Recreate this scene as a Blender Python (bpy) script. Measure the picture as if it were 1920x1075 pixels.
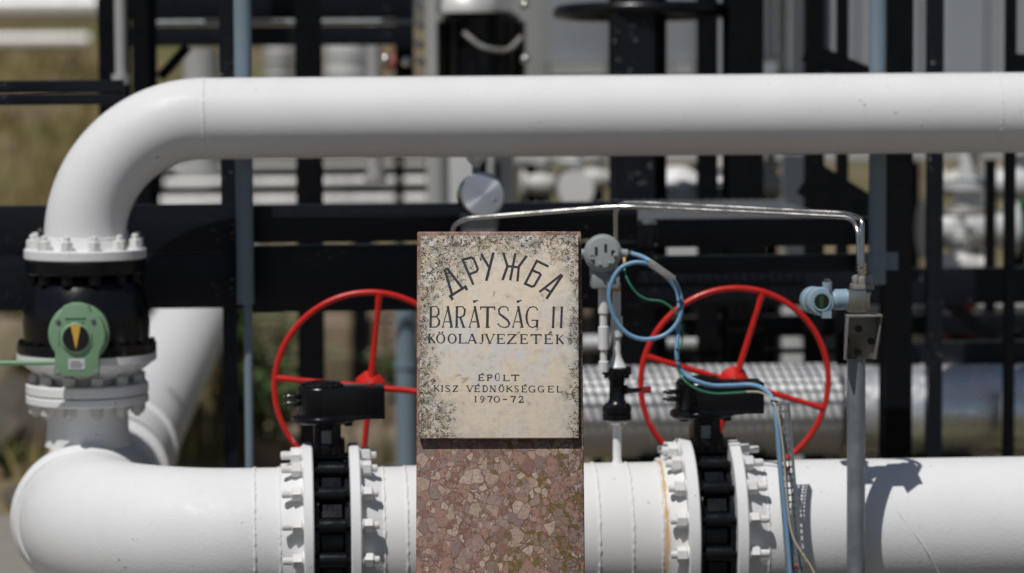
import bpy, bmesh, math, random
from mathutils import Vector as V, Matrix, Euler
R = math.radians
random.seed(7)
for o in list(bpy.data.objects): bpy.data.objects.remove(o)
SC = bpy.context.scene
COL = SC.collection

# ------------------------------------------------------------------ camera
CAMZ, PITCH, YAW, ROLL, F = 1.92, R(4.6), R(4.2), R(0.30), 6500.
CAM = V((0, -3.63, CAMZ))
FWD = V((math.sin(YAW)*math.cos(PITCH), math.cos(YAW)*math.cos(PITCH), -math.sin(PITCH)))
RT0 = V((math.cos(YAW), -math.sin(YAW), 0)); UP0 = RT0.cross(FWD)
RT = RT0*math.cos(ROLL) - UP0*math.sin(ROLL)
UP = UP0*math.cos(ROLL) + RT0*math.sin(ROLL)
cd = bpy.data.cameras.new('camera'); cam = bpy.data.objects.new('camera', cd); COL.objects.link(cam)
M = Matrix((RT, UP, -FWD)).transposed().to_4x4(); M.translation = CAM
cam.matrix_world = M
cd.lens = F/1920*36; cd.sensor_width = 36; cd.clip_start = .05; cd.clip_end = 500
cd.dof.use_dof = True; cd.dof.focus_distance = 7.76; cd.dof.aperture_fstop = 2.1; cd.dof.aperture_blades = 0
SC.camera = cam
# ------------------------------------------------------------------ sky, sun, exposure
SUN = V((-.315, -.45, 1)).normalized()          # towards the sun
SELEV = math.asin(SUN.z); SROT = math.atan2(SUN.x, SUN.y)
w = bpy.data.worlds.new('World'); SC.world = w; w.use_nodes = True
nt = w.node_tree; bg = nt.nodes['Background']
sky = nt.nodes.new('ShaderNodeTexSky'); sky.sky_type = 'NISHITA'; sky.sun_disc = False
sky.sun_elevation = SELEV; sky.sun_rotation = SROT; sky.air_density = 1.0; sky.dust_density = 1.0
nt.links.new(sky.outputs[0], bg.inputs[0]); bg.inputs[1].default_value = .056
sl = bpy.data.lights.new('sun', 'SUN'); sl.energy = 4.75; sl.angle = R(.5); sl.color = (1, .975, .94)
so = bpy.data.objects.new('sun', sl); COL.objects.link(so)
so.rotation_euler = (-SUN).to_track_quat('-Z', 'Y').to_euler(); so.location = (-4, -5, 12)
SC.view_settings.view_transform = 'Standard'; SC.view_settings.look = 'None'
SC.view_settings.exposure = -.63; SC.view_settings.gamma = 1

def at(px, py, Y):
    "the point at depth Y seen at pixel (px,py) of the 1920 x 1075 photograph"
    d = FWD + RT*((px-960)/F) + UP*((537.5-py)/F)
    return CAM + d*((Y-CAM.y)/d.y)
def ax(px, Y, py=500): return at(px, py, Y).x
def az(py, Y, px=960): return at(px, py, Y).z
def mp(Y): return (Y-CAM.y)/F

# ------------------------------------------------------------------ materials
class NT:
    def __init__(s, name, rough=.5, metal=0., col=(.5, .5, .5), spec=.5):
        s.m = bpy.data.materials.new(name); s.m.use_nodes = True
        s.t = s.m.node_tree; s.b = s.t.nodes['Principled BSDF']
        s.b.inputs['Base Color'].default_value = (*col, 1)
        s.b.inputs['Roughness'].default_value = rough; s.b.inputs['Metallic'].default_value = metal
        s.b.inputs['Specular IOR Level'].default_value = spec
    def n(s, t, **k):
        x = s.t.nodes.new(t)
        for a, b in k.items(): setattr(x, a, b)
        return x
    def put(s, sock, v):
        if hasattr(v, 'is_linked') or isinstance(v, bpy.types.NodeSocket): s.t.links.new(v, sock)
        elif isinstance(v, tuple) and len(v) == 3 and sock.type == 'RGBA': sock.default_value = (*v, 1)
        else: sock.default_value = v
    def obj(s): return s.n('ShaderNodeTexCoord').outputs['Object']
    def sep(s, v):
        x = s.n('ShaderNodeSeparateXYZ'); s.put(x.inputs[0], v); return x.outputs
    def m_(s, op, a, b=0., c=None, clamp=False):
        x = s.n('ShaderNodeMath', operation=op); x.use_clamp = clamp
        s.put(x.inputs[0], a); s.put(x.inputs[1], b)
        if c is not None: s.put(x.inputs[2], c)
        return x.outputs[0]
    def noise(s, v, scale, detail=4, rough=.55, dist=0., out='Fac'):
        x = s.n('ShaderNodeTexNoise'); s.put(x.inputs['Vector'], v); x.inputs['Scale'].default_value = scale
        x.inputs['Detail'].default_value = detail; x.inputs['Roughness'].default_value = rough
        x.inputs['Distortion'].default_value = dist
        return x.outputs[out]
    def voro(s, v, scale, feature='F1', rand=1.):
        x = s.n('ShaderNodeTexVoronoi', feature=feature); s.put(x.inputs['Vector'], v)
        x.inputs['Scale'].default_value = scale; x.inputs['Randomness'].default_value = rand
        return x.outputs
    def step(s, v, a, b, lo=0., hi=1.):
        x = s.n('ShaderNodeMapRange', interpolation_type='SMOOTHSTEP'); s.put(x.inputs[0], v)
        for i, q in enumerate((a, b, lo, hi)): s.put(x.inputs[1+i], q)
        return x.outputs[0]
    def ramp(s, v, stops, interp='LINEAR'):
        x = s.n('ShaderNodeValToRGB'); s.put(x.inputs[0], v); r = x.color_ramp; r.interpolation = interp
        while len(r.elements) < len(stops): r.elements.new(.5)
        for e, (p, c) in zip(r.elements, stops): e.position = p; e.color = (*c, 1)
        return x.outputs[0]
    def mix(s, f, a, b, mode='MIX'):
        x = s.n('ShaderNodeMix', data_type='RGBA', blend_type=mode)
        s.put(x.inputs[0], f); s.put(x.inputs[6], a); s.put(x.inputs[7], b)
        return x.outputs[2]
    def scalev(s, v, sc):
        x = s.n('ShaderNodeMapping'); s.put(x.inputs[0], v); x.inputs['Scale'].default_value = sc; return x.outputs[0]
    def bump(s, h, strength=.2, dist=.002, normal=None):
        x = s.n('ShaderNodeBump'); s.put(x.inputs['Height'], h)
        x.inputs['Strength'].default_value = strength; x.inputs['Distance'].default_value = dist
        if normal: s.put(x.inputs['Normal'], normal)
        s.put(s.b.inputs['Normal'], x.outputs[0]); return x.outputs[0]
    def base(s, v): s.put(s.b.inputs['Base Color'], v)
    def rgh(s, v): s.put(s.b.inputs['Roughness'], v)

MAT = {}
CHIP = [.54]
def paint(name, col, rough=.35, chips=None, peel=.25, spots=0., var=.12, dirtcol=(.2, .17, .13), spec=.5):
    t = NT(name, rough, 0, col, spec); p = t.obj()
    mott = t.noise(p, 7, 5, .6)
    c = t.mix(t.step(mott, .35, .75, 0, var), col, tuple(x*.72 for x in col))
    if spots:
        q = t.noise(p, 55, 3, .6); big = t.noise(p, 4, 2)
        sp = t.m_('MULTIPLY', t.step(q, .685, .73), t.step(big, .45, .6, 0, spots))
        c = t.mix(sp, c, dirtcol)
        stv = t.noise(t.scalev(p, (60, 60, 3)), 1, 3, .6)       # faint vertical run marks
        c = t.mix(t.step(stv, .6, .85, 0, .12), c, dirtcol)
    if chips:
        q = t.noise(p, 70, 4, .65); big = t.noise(t.scalev(p, (3, 3, 9)), 1, 3)
        ch = t.m_('MULTIPLY', t.step(q, .61, .64), t.step(big, CHIP[0], CHIP[0]+.08))
        c = t.mix(ch, c, chips)
    t.base(c); t.rgh(t.step(t.noise(p, 30, 3), .3, .7, rough*.8, rough*1.25))
    if peel: t.bump(t.noise(p, 160, 3, .5), peel, .0012)
    MAT[name] = t.m; return t.m
paint('white_paint', (.795, .795, .795), .46, None, .5, .9, .12, spec=.2)
paint('white_paint_plain', (.78, .775, .76), .4, None, .2, .25, .1)
paint('old_white_paint', (.60, .59, .55), .5, None, .3, .5, .3)
paint('black_paint', (.0085, .0105, .0160), .38, (.34, .33, .32), .3, spec=.28)
CHIP[0] = .66
paint('dull_black_paint', (.0045, .005, .0065), .55, (.22, .22, .22), .2, spec=.14)
paint('valve_black', (.0055, .006, .008), .24, (.3, .26, .22), .3, spec=.4)
CHIP[0] = .56
paint('red_paint', (.60, .018, .012), .34, (.62, .30, .26), .25, 0, .3)
paint('green_paint', (.21, .36, .215), .42, None, .25, .5, .15, (.08, .09, .05))
paint('blue_grey_paint', (.20, .265, .32), .42, None, .2, .3, .15)
paint('transmitter_grey', (.30, .325, .325), .5, None, .35, .3, .15)
paint('transmitter_blue', (.27, .38, .46), .4, None, .2, .3, .12)
paint('grey_siding', (.33, .35, .375), .5, None, .1, .2, .2)
paint('pale_siding', (.62, .63, .63), .5, None, .1, .2, .2)
paint('light_grey_paint', (.42, .42, .41), .45, None, .2, .3, .2)
paint('cable_blue', (.19, .37, .56), .45, None, .1, .5, .2, (.06, .06, .06))
paint('cable_green', (.03, .20, .11), .45, None, 0)
paint('cable_cream', (.48, .42, .32), .5, None, 0)
paint('gland_yellow', (.55, .32, .06), .4, None, 0)
paint('dial_black', (.012, .012, .012), .4, None, .1)
paint('dial_yellow', (.72, .42, .07), .45, None, .1)
paint('label_white', (.62, .62, .62), .4, None, 0)
paint('rubber_black', (.012, .012, .012), .6, None, .2)
paint('blue_paint', (.03, .13, .38), .4, None, 0)
paint('bright_green_paint', (.02, .17, .05), .4, None, 0)
paint('rust_red_paint', (.30, .02, .02), .4, None, 0)

def metal(name, col, rough, aniso=0, var=.25, brush=None, bump=0):
    t = NT(name, rough, 1, col); p = t.obj()
    c = t.mix(t.step(t.noise(p, 9, 5), .35, .7, 0, var), col, tuple(x*.55 for x in col))
    t.base(c); t.rgh(t.step(t.noise(p, 22, 4), .3, .7, rough*.7, rough*1.4))
    if bump: t.bump(t.noise(p, 6, 2), bump, .02)
    MAT[name] = t.m; return t
metal('stainless', (.62, .60, .57), .24)
t = metal('cladding', (.78, .78, .78), .5, 0, .12, None, .1); t.b.inputs['Metallic'].default_value = .35
t = metal('mirror_cladding', (.90, .91, .93), .33, 0, .1, None, .4); t.b.inputs['Metallic'].default_value = .75
t = metal('bright_cladding', (.82, .80, .77), .38, 0, .1, None, .1); t.b.inputs['Metallic'].default_value = .3
t = metal('galvanised', (.30, .33, .35), .5, 0, .4); t.b.inputs['Metallic'].default_value = .55
t = metal('bracket_steel', (.36, .345, .32), .48, 0, .4); t.b.inputs['Metallic'].default_value = .45
p = t.obj(); rs = t.m_('MULTIPLY', t.step(t.noise(p, 60, 4), .58, .66), t.step(t.noise(p, 9, 2), .5, .6))
t.base(t.mix(rs, t.mix(t.step(t.noise(p, 14, 5), .35, .7, 0, .5), (.38, .365, .34), (.2, .19, .17)), (.17, .07, .03)))
t = NT('brushed_cap', .36, .65, (.62, .65, .70)); t.b.inputs['Anisotropic'].default_value = .85
tg = t.n('ShaderNodeTangent', direction_type='RADIAL', axis='Z'); t.put(t.b.inputs['Tangent'], tg.outputs[0]); MAT['brushed_cap'] = t.m
t = NT('display_glass', .08, 0, (.012, .02, .013)); MAT['display_glass'] = t.m
t = NT('lcd_green', .2, 0, (.035, .07, .03)); MAT['lcd_green'] = t.m

# white paint with one rust run below the bolts (middle pipe)
RUSTX = [0.]
def rust_white():
    t = NT('white_paint_rust', .40, 0, (.795, .795, .795), .2); p = t.obj(); x, y, z = t.sep(p)
    nz = t.noise(t.scalev(p, (6, 6, 4)), 1, 4); wob = t.m_('MULTIPLY', t.m_('SUBTRACT', nz, .5), .012)
    dx = t.m_('ABSOLUTE', t.m_('ADD', t.m_('SUBTRACT', x, RUSTX[0]), wob))
    dx = t.m_('DIVIDE', dx, t.m_('ADD', t.m_('MULTIPLY', t.step(t.noise(t.scalev(p, (9, 9, 22)), 1, 4, .65), .3, .7), 1.1), .25))
    core = t.step(dx, .001, .012, 1, 0)
    fine = t.step(t.noise(t.scalev(p, (300, 300, 9)), 1, 3), .2, .55, .35, 1)
    f = t.m_('MULTIPLY', t.m_('MULTIPLY', core, fine), t.step(z, .385, .40, .9, 0))
    f = t.m_("MULTIPLY", f, t.step(z, .05, .2, .5, 1.))
    c = t.mix(t.step(t.noise(p, 7, 5), .35, .75, 0, .1), (.8, .79, .775), (.58, .57, .55))
    sp = t.m_('MULTIPLY', t.step(t.noise(p, 55, 3, .6), .70, .74), .4)
    c = t.mix(sp, c, (.2, .17, .13))
    t.base(t.mix(f, c, (.56, .31, .06))); t.bump(t.noise(p, 160, 3, .5), .32, .0012)
    MAT['white_paint_rust'] = t.m

# pink conglomerate
t = NT('pink_conglomerate', .62, 0); p = t.obj()
wv = t.n('ShaderNodeVectorMath', operation='MULTIPLY_ADD')
t.put(wv.inputs[0], t.noise(p, 28, 3, .5, 0, 'Color')); wv.inputs[1].default_value = (.016, .016, .016); t.put(wv.inputs[2], p)
q = wv.outputs[0]
def clast(scale, gap, seed):
    mp_ = t.n('ShaderNodeMapping'); t.put(mp_.inputs[0], q); mp_.inputs['Location'].default_value = (seed, seed*.7, seed*1.3)
    mp_.inputs['Rotation'].default_value = (0, seed*.4, 0); mp_.inputs['Scale'].default_value = (1.0, 1.0, .82)
    a = t.voro(mp_.outputs[0], scale); e = t.voro(mp_.outputs[0], scale, 'DISTANCE_TO_EDGE')
    s = t.n('ShaderNodeSeparateColor'); t.put(s.inputs[0], a['Color'])
    col = t.ramp(s.outputs[0], [(0, (.27, .14, .105)), (.12, (.42, .26, .20)), (.26, (.28, .215, .195)), (.40, (.56, .43, .35)),
                 (.54, (.40, .31, .28)), (.66, (.43, .26, .20)), (.78, (.33, .265, .245)), (.88, (.68, .57, .49)), (1, (.36, .19, .15))], 'CONSTANT')
    col = t.mix(t.step(t.noise(p, 120, 4), .35, .7, .12, .5), col, (.29, .205, .17))
    return col, t.step(e['Distance'], gap*.55, gap), s.outputs[1], t.step(e['Distance'], 0., gap*.55)
c1, e1, k1, j1 = clast(45, .050, 0)
c2, e2, k2, j2 = clast(86, .075, 3.1)
c3, e3, k3, j3 = clast(180, .12, 7.7)
mortar = t.mix(t.noise(p, 90, 4), (.165, .075, .055), (.30, .165, .125))
fine = t.mix(t.m_('MULTIPLY', e3, t.step(k3, .25, .3)), mortar, c3)
mid = t.mix(t.m_('MULTIPLY', e2, t.step(k2, .30, .33)), fine, c2)
col = t.mix(t.m_('MULTIPLY', e1, t.step(k1, .55, .57)), mid, c1)
solid = t.m_('MAXIMUM', t.m_('MULTIPLY', e1, t.step(k1, .55, .57)), t.m_('MULTIPLY', e2, t.step(k2, .30, .33)))
# dark crevices round the clasts and dark pits, painted into the colour
crk = t.m_('MULTIPLY', t.m_('SUBTRACT', 1, t.m_('MULTIPLY', j1, t.m_('ADD', t.m_('MULTIPLY', j2, .75), .25))), t.step(t.noise(p, 40, 3), .35, .6, .25, .8))
col = t.mix(crk, col, (.075, .04, .032))
col = t.mix(t.step(t.noise(p, 330, 4, .7), .4, .7, 0, .35), col, (.18, .115, .095))
pit = t.m_('MULTIPLY', t.step(t.noise(p, 210, 3), .64, .68), .8)
col = t.mix(pit, col, (.05, .035, .03))
x, y, z = t.sep(p)
mossn = t.m_('MULTIPLY', t.step(t.noise(p, 13, 4, .6), .41, .51), t.step(x, -.04, .08, .12, 1.))
moss = t.m_('MULTIPLY', t.m_('MULTIPLY', mossn, t.m_('SUBTRACT', 1, t.m_('MULTIPLY', solid, .97))), t.step(t.noise(p, 240, 3), .34, .48))
col = t.mix(moss, col, t.mix(t.noise(p, 90, 3), (.11, .08, .012), (.21, .15, .022)))
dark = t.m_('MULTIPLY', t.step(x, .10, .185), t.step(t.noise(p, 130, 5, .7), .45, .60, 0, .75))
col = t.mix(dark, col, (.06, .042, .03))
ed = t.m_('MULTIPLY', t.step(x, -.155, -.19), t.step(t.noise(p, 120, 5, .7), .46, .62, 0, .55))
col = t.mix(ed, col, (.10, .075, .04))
col = t.mix(1.0, col, (.86, .78, .75), 'MULTIPLY')
t.base(col); t.bump(t.m_('ADD', t.m_('MULTIPLY', solid, .5), t.noise(p, 150, 4)), .35, .0015); MAT['pink_conglomerate'] = t.m

# plaque: cream limestone with lichen; local frame x across, z up from the plaque's own centre
def plaque_mat(hw, z0, z1):
    t = NT('lichen_limestone', .75, 0); p = t.obj(); x, y, z = t.sep(p)
    u = t.step(x, -hw, hw); u = t.m_('DIVIDE', t.m_('ADD', x, hw), 2*hw); v = t.m_('DIVIDE', t.m_('SUBTRACT', z, z0), z1-z0)
    wb = t.m_('MULTIPLY', t.m_('SUBTRACT', t.noise(p, 18, 4, .6), .5), .42)
    uu = t.m_('ADD', u, wb); vv = t.m_('ADD', v, t.m_('MULTIPLY', t.m_('SUBTRACT', t.noise(p, 14, 4, .6), .5), .34))
    # clean worn oval round the words against the grown-over rim
    top = t.step(vv, .73, 1.0)
    corner = t.step(t.m_('SUBTRACT', vv, t.m_('MULTIPLY', uu, .9)), .32, .74)
    right = t.step(uu, .82, 1.02, 0, .95); left = t.step(uu, .21, .0, 0, 1)
    bl = t.step(t.m_('ADD', t.m_('MULTIPLY', uu, .75), vv), .40, .12)
    rt = t.step(t.m_('ADD', t.m_('MULTIPLY', uu, .8), vv), 1.42, 1.75)
    M_ = t.m_('MAXIMUM', t.m_('MAXIMUM', top, corner), t.m_('MAXIMUM', t.m_('MAXIMUM', right, left), t.m_('MAXIMUM', bl, rt)))
    ground = t.mix(t.noise(p, 11, 5, .6), (.80, .66, .48), (.71, .62, .52))
    greyp = t.step(t.noise(p, 9, 5, .65, .6), .44, .62, 0, .95)
    band = t.m_('MULTIPLY', t.step(vv, .16, .34), t.step(vv, .75, .5))
    ground = t.mix(t.m_('MULTIPLY', greyp, t.m_('ADD', t.m_('MULTIPLY', band, .6), .4)), ground, (.66, .64, .61))
    ground = t.mix(t.step(t.noise(p, 75, 4, .65), .45, .75, 0, .5), ground, (.46, .40, .33))
    ground = t.mix(t.m_('MULTIPLY', M_, t.step(t.noise(p, 30, 3), .4, .65, 0, .7)), ground, (.76, .74, .70))
    thr = t.step(M_, 0, 1, .655, .50)
    n1 = t.noise(p, 430, 5, .75); n2 = t.noise(p, 120, 4, .65)
    nn = t.m_('ADD', t.m_('MULTIPLY', n1, .62), t.m_('MULTIPLY', n2, .38))
    sp = t.step(t.m_('SUBTRACT', nn, thr), -.004, .022)
    lc = t.ramp(t.noise(p, 26, 3), [(0, (.028, .025, .02)), (.45, (.045, .037, .026)), (.58, (.085, .063, .020)), (1, (.12, .088, .022))])
    film = t.m_('MULTIPLY', M_, t.step(t.noise(p, 50, 4, .7), .34, .66, .05, .75))
    c = t.mix(film, ground, (.23, .205, .16))
    c = t.mix(sp, c, lc)
    # a few soft grey-brown blots under the second line
    bl2 = t.m_('MULTIPLY', t.step(t.noise(p, 38, 2, .5), .69, .73, 0, .55), t.m_('SUBTRACT', 1, M_))
    c = t.mix(bl2, c, (.27, .225, .17))
    t.base(c); t.bump(t.m_('ADD', t.noise(p, 240, 4), t.m_('MULTIPLY', sp, .4)), .4, .0012)
    MAT['lichen_limestone'] = t.m
t = NT('letter_paint', .55, 0, (.022, .024, .03)); p = t.obj()
t.base(t.mix(t.step(t.noise(p, 260, 4, .65), .55, .72, 0, .75), (.018, .021, .030), (.17, .16, .15))); MAT['letter_paint'] = t.m

# ground materials
t = NT('dry_soil', .95, 0); p = t.obj()
c = t.mix(t.noise(p, 1.3, 6, .65), (.16, .12, .065), (.36, .28, .165))
c = t.mix(t.step(t.noise(p, .55, 5, .6), .5, .62, 0, .8), c, t.mix(t.noise(p, 9, 4), (.07, .10, .02), (.22, .21, .055)))
c = t.mix(t.step(t.noise(p, 20, 4, .7), .55, .7, 0, .5), c, (.05, .04, .03))
t.base(c); t.bump(t.noise(p, 14, 6, .7), .9, .06); MAT['dry_soil'] = t.m
t = NT('concrete', .85, 0); p = t.obj()
c = t.mix(t.noise(p, 5, 6, .65), (.21, .19, .165), (.36, .335, .295)); c = t.mix(t.step(t.noise(p, 45, 4), .58, .72, 0, .6), c, (.10, .09, .075))
t.base(c); t.bump(t.noise(p, 60, 5), .5, .006); MAT['concrete'] = t.m
t = NT('rock', .85, 0); p = t.obj()
c = t.mix(t.noise(p, 7, 6, .65), (.05, .043, .036), (.15, .125, .10)); t.base(c); t.bump(t.noise(p, 11, 6), .9, .04); MAT['rock'] = t.m
def leafmat(name, a, b):
    t = NT(name, .6, 0); p = t.obj()
    t.base(t.mix(t.noise(p, 3.0, 4), a, b)); t.b.inputs['Subsurface Weight'].default_value = 0; MAT[name] = t.m
t = NT('worn_stone', .9, 0); p = t.obj()
c = t.mix(t.noise(p, 3.5, 6, .65), (.15, .115, .075), (.36, .28, .195)); c = t.mix(t.step(t.noise(p, 1.7, 3), .5, .62, 0, .6), c, (.08, .08, .03))
t.base(c); t.bump(t.noise(p, 30, 6), .8, .02); MAT['worn_stone'] = t.m
leafmat('grass_blades', (.13, .125, .03), (.44, .33, .15))
leafmat('weed_leaves', (.035, .075, .014), (.085, .13, .03))

# ------------------------------------------------------------------ mesh building
def basis(a):
    a = V(a).normalized(); h = V((0, 0, 1)) if abs(a.z) < .9 else V((1, 0, 0))
    u = h.cross(a).normalized(); return a, u, a.cross(u)
def roots(o):
    p = V((0, 0, 0))
    while o: p += o.location; o = o.parent
    return p
class MB:
    def __init__(s): s.v = []; s.f = []
    def add(s, vs, fs):
        k = len(s.v); s.v += [V(v) for v in vs]; s.f += [tuple(i+k for i in f) for f in fs]; return s
    def box(s, x0, x1, y0, y1, z0, z1):
        vs = [(x, y, z) for z in (z0, z1) for y in (y0, y1) for x in (x0, x1)]
        return s.add(vs, [(0, 2, 3, 1), (4, 5, 7, 6), (0, 1, 5, 4), (2, 6, 7, 3), (0, 4, 6, 2), (1, 3, 7, 5)])
    def obox(s, c, ux, uy, uz):
        c = V(c); vs = [c+ux*a+uy*b+uz*d for d in (-1, 1) for b in (-1, 1) for a in (-1, 1)]
        return s.add(vs, [(0, 2, 3, 1), (4, 5, 7, 6), (0, 1, 5, 4), (2, 6, 7, 3), (0, 4, 6, 2), (1, 3, 7, 5)])
    def lathe(s, o, axis, prof, n=32, rot=0.):
        a, u, w_ = basis(axis); o = V(o); vs = []; fs = []
        for r, h in prof:
            for i in range(n):
                t_ = 2*math.pi*i/n+rot; vs.append(o+a*h+(u*math.cos(t_)+w_*math.sin(t_))*r)
        for j in range(len(prof)-1):
            for i in range(n):
                i2 = (i+1) % n; fs.append((j*n+i, j*n+i2, (j+1)*n+i2, (j+1)*n+i))
        if prof[0][0] > 1e-6: fs.append(tuple(range(n-1, -1, -1)))
        if prof[-1][0] > 1e-6: fs.append(tuple((len(prof)-1)*n+i for i in range(n)))
        return s.add(vs, fs)
    def cyl(s, p0, p1, r, r1=None, n=24, rot=0.):
        p0, p1 = V(p0), V(p1); d = p1-p0; return s.lathe(p0, d, [(r, 0), (r if r1 is None else r1, d.length)], n, rot)
    def torus(s, c, axis, Rr, r, n=48, m=10):
        a, u, w_ = basis(axis); c = V(c); vs = []; fs = []
        for i in range(n):
            t_ = 2*math.pi*i/n; d = u*math.cos(t_)+w_*math.sin(t_)
            for j in range(m):
                q = 2*math.pi*j/m; vs.append(c+d*(Rr+r*math.cos(q))+a*r*math.sin(q))
        for i in range(n):
            for j in range(m): fs.append((i*m+j, i*m+(j+1) % m, ((i+1) % n)*m+(j+1) % m, ((i+1) % n)*m+j))
        return s.add(vs, fs)
    def tube(s, pts, r, n=12, caps=True):
        pts = [V(p) for p in pts]; N = len(pts); rs = r if isinstance(r, list) else [r]*N
        tan = [(pts[min(i+1, N-1)]-pts[max(i-1, 0)]).normalized() for i in range(N)]
        _, u, _w = basis(tan[0]); vs = []; fs = []
        for i in range(N):
            u = (u-tan[i]*u.dot(tan[i])).normalized(); w_ = tan[i].cross(u)
            for j in range(n):
                q = 2*math.pi*j/n; vs.append(pts[i]+(u*math.cos(q)+w_*math.sin(q))*rs[i])
        for i in range(N-1):
            for j in range(n): fs.append((i*n+j, i*n+(j+1) % n, (i+1)*n+(j+1) % n, (i+1)*n+j))
        if caps: fs += [tuple(range(n-1, -1, -1)), tuple((N-1)*n+j for j in range(n))]
        return s.add(vs, fs)
    def prism(s, out, w_):
        out = [V(p) for p in out]; n = len(out); w_ = V(w_)
        fs = [tuple(range(n)), tuple(range(2*n-1, n-1, -1))]+[(i, i+n, (i+1) % n+n, (i+1) % n) for i in range(n)]
        return s.add(out+[p+w_ for p in out], fs)
    def ball(s, c, r, n=16, sz=1.):
        return s.lathe(c, (0, 0, 1), [(r*math.sin(math.pi*i/(n//2)), -r*sz*math.cos(math.pi*i/(n//2))) for i in range(n//2+1)], n)
    def build(s, name, mat, parent=None, origin=None, bevel=0., smooth=True, angle=38, seg=2):
        base = roots(parent) if parent else V((0, 0, 0))
        org = V(origin) if origin is not None else base
        me = bpy.data.meshes.new(name); bm = bmesh.new()
        bv = [bm.verts.new(v-org) for v in s.v]
        for f in s.f:
            try: bm.faces.new([bv[i] for i in f])
            except ValueError: pass
        bmesh.ops.remove_doubles(bm, verts=bm.verts, dist=1e-6)
        bmesh.ops.recalc_face_normals(bm, faces=bm.faces)
        if bevel:
            ed = [e for e in bm.edges if len(e.link_faces) == 2 and e.calc_face_angle(0) > .6]
            bmesh.ops.bevel(bm, geom=ed, offset=bevel, segments=seg, affect='EDGES', profile=.6, clamp_overlap=True)
        bm.to_mesh(me); bm.free()
        if smooth: me.shade_smooth(); me.set_sharp_from_angle(angle=R(angle))
        me.materials.append(MAT[mat])
        o = bpy.data.objects.new(name, me); COL.objects.link(o)
        if parent: o.parent = parent
        o.location = org-base
        return o
def tag(o, label=None, cat=None, group=None, kind=None):
    if label: o['label'] = label
    if cat: o['category'] = cat
    if group: o['group'] = group
    if kind: o['kind'] = kind
    return o
def thing(name, loc, label, cat, group=None):
    o = bpy.data.objects.new(name, None); COL.objects.link(o); o.location = V(loc); o.empty_display_size = .1
    return tag(o, label, cat, group)
def kids(o): return [c for c in bpy.data.objects if c.parent == o]
def copy_tree(o, parent=None):
    c = o.copy(); COL.objects.link(c)
    if parent: c.parent = parent
    for k in kids(o): copy_tree(k, c)
    return c
def fillet(pts, r, n=8):
    pts = [V(p) for p in pts]; out = [pts[0]]
    for a, b, c in zip(pts, pts[1:], pts[2:]):
        d0, d1 = (a-b), (c-b); l = min(r, d0.length*.45, d1.length*.45)
        p0, p1 = b+d0.normalized()*l, b+d1.normalized()*l
        for i in range(n+1):
            t_ = i/n; out.append(p0*(1-t_)**2+b*2*t_*(1-t_)+p1*t_*t_)
    return out+[pts[-1]]
def spline(pts, n=10):
    pts = [V(p) for p in pts]; P = [pts[0]*2-pts[1]]+pts+[pts[-1]*2-pts[-2]]; out = []
    for i in range(1, len(P)-2):
        a, b, c, d = P[i-1:i+3]
        for k in range(n):
            t_ = k/n; out.append(.5*((2*b)+(c-a)*t_+(2*a-5*b+4*c-d)*t_*t_+(3*b-a-3*c+d)*t_**3))
    return out+[pts[-1]]
def bead(c, axis, r, parent, mat='white_paint'):
    m = MB(); a, u, w_ = basis(axis); c = V(c); n, k = 180, 6
    rr = [random.uniform(.0018, .0042) for _ in range(n)]; sh = [random.uniform(-.0012, .0012) for _ in range(n)]
    vs = [c+a*(sh[i]+rr[i]*1.2*math.sin(2*math.pi*j/k))+(u*math.cos(2*math.pi*i/n)+w_*math.sin(2*math.pi*i/n))*(r+rr[i]*.75*math.cos(2*math.pi*j/k)) for i in range(n) for j in range(k)]
    m.add(vs, [(i*k+j, i*k+(j+1) % k, ((i+1) % n)*k+(j+1) % k, ((i+1) % n)*k+j) for i in range(n) for j in range(k)])
    return m.build('weld_bead', mat, parent, angle=70)
X, Y_, Z = V((1, 0, 0)), V((0, 1, 0)), V((0, 0, 1))

# one bolt mesh: nut, washer, stud along +X from the flange face
def bolt_mb(s=1., tip=.034):
    m = MB(); m.lathe((0, 0, 0), X, [(.0215*s, 0), (.0215*s, .004*s)], 20)
    m.lathe((0, 0, 0), X, [(.0165*s, .0042*s), (.0190*s, .006*s), (.0190*s, .026*s), (.0165*s, .028*s)], 6)
    pr = [(.0100*s, .0282*s)]; h = .0282
    while h < .028+tip: pr += [(.0102*s, h*s), (.0088*s, (h+.0016)*s)]; h += .0032
    pr += [(.0095*s, h*s), (.007*s, (h+.002)*s)]
    return m.lathe((0, 0, 0), X, pr, 14)
BOLT = {}
def bolts(flange, centre, axis, rad, angles, mat, s=1., tip=.034):
    key = (mat, s, tip); a = V(axis).normalized(); base = roots(flange)
    for k, p in enumerate(angles):
        if key not in BOLT: BOLT[key] = o = bolt_mb(s, tip).build('bolt', mat, flange, origin=(0, 0, 0), angle=30)
        else: o = BOLT[key].copy(); COL.objects.link(o); o.parent = flange
        o.rotation_mode = 'QUATERNION'
        q = X.rotation_difference(a) if a.x > -.99 else Euler((0, 0, math.pi)).to_quaternion()
        o.rotation_quaternion = q @ Euler((random.uniform(0, 1), 0, 0)).to_quaternion()
        o.location = V(centre)+p*rad-base

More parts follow.
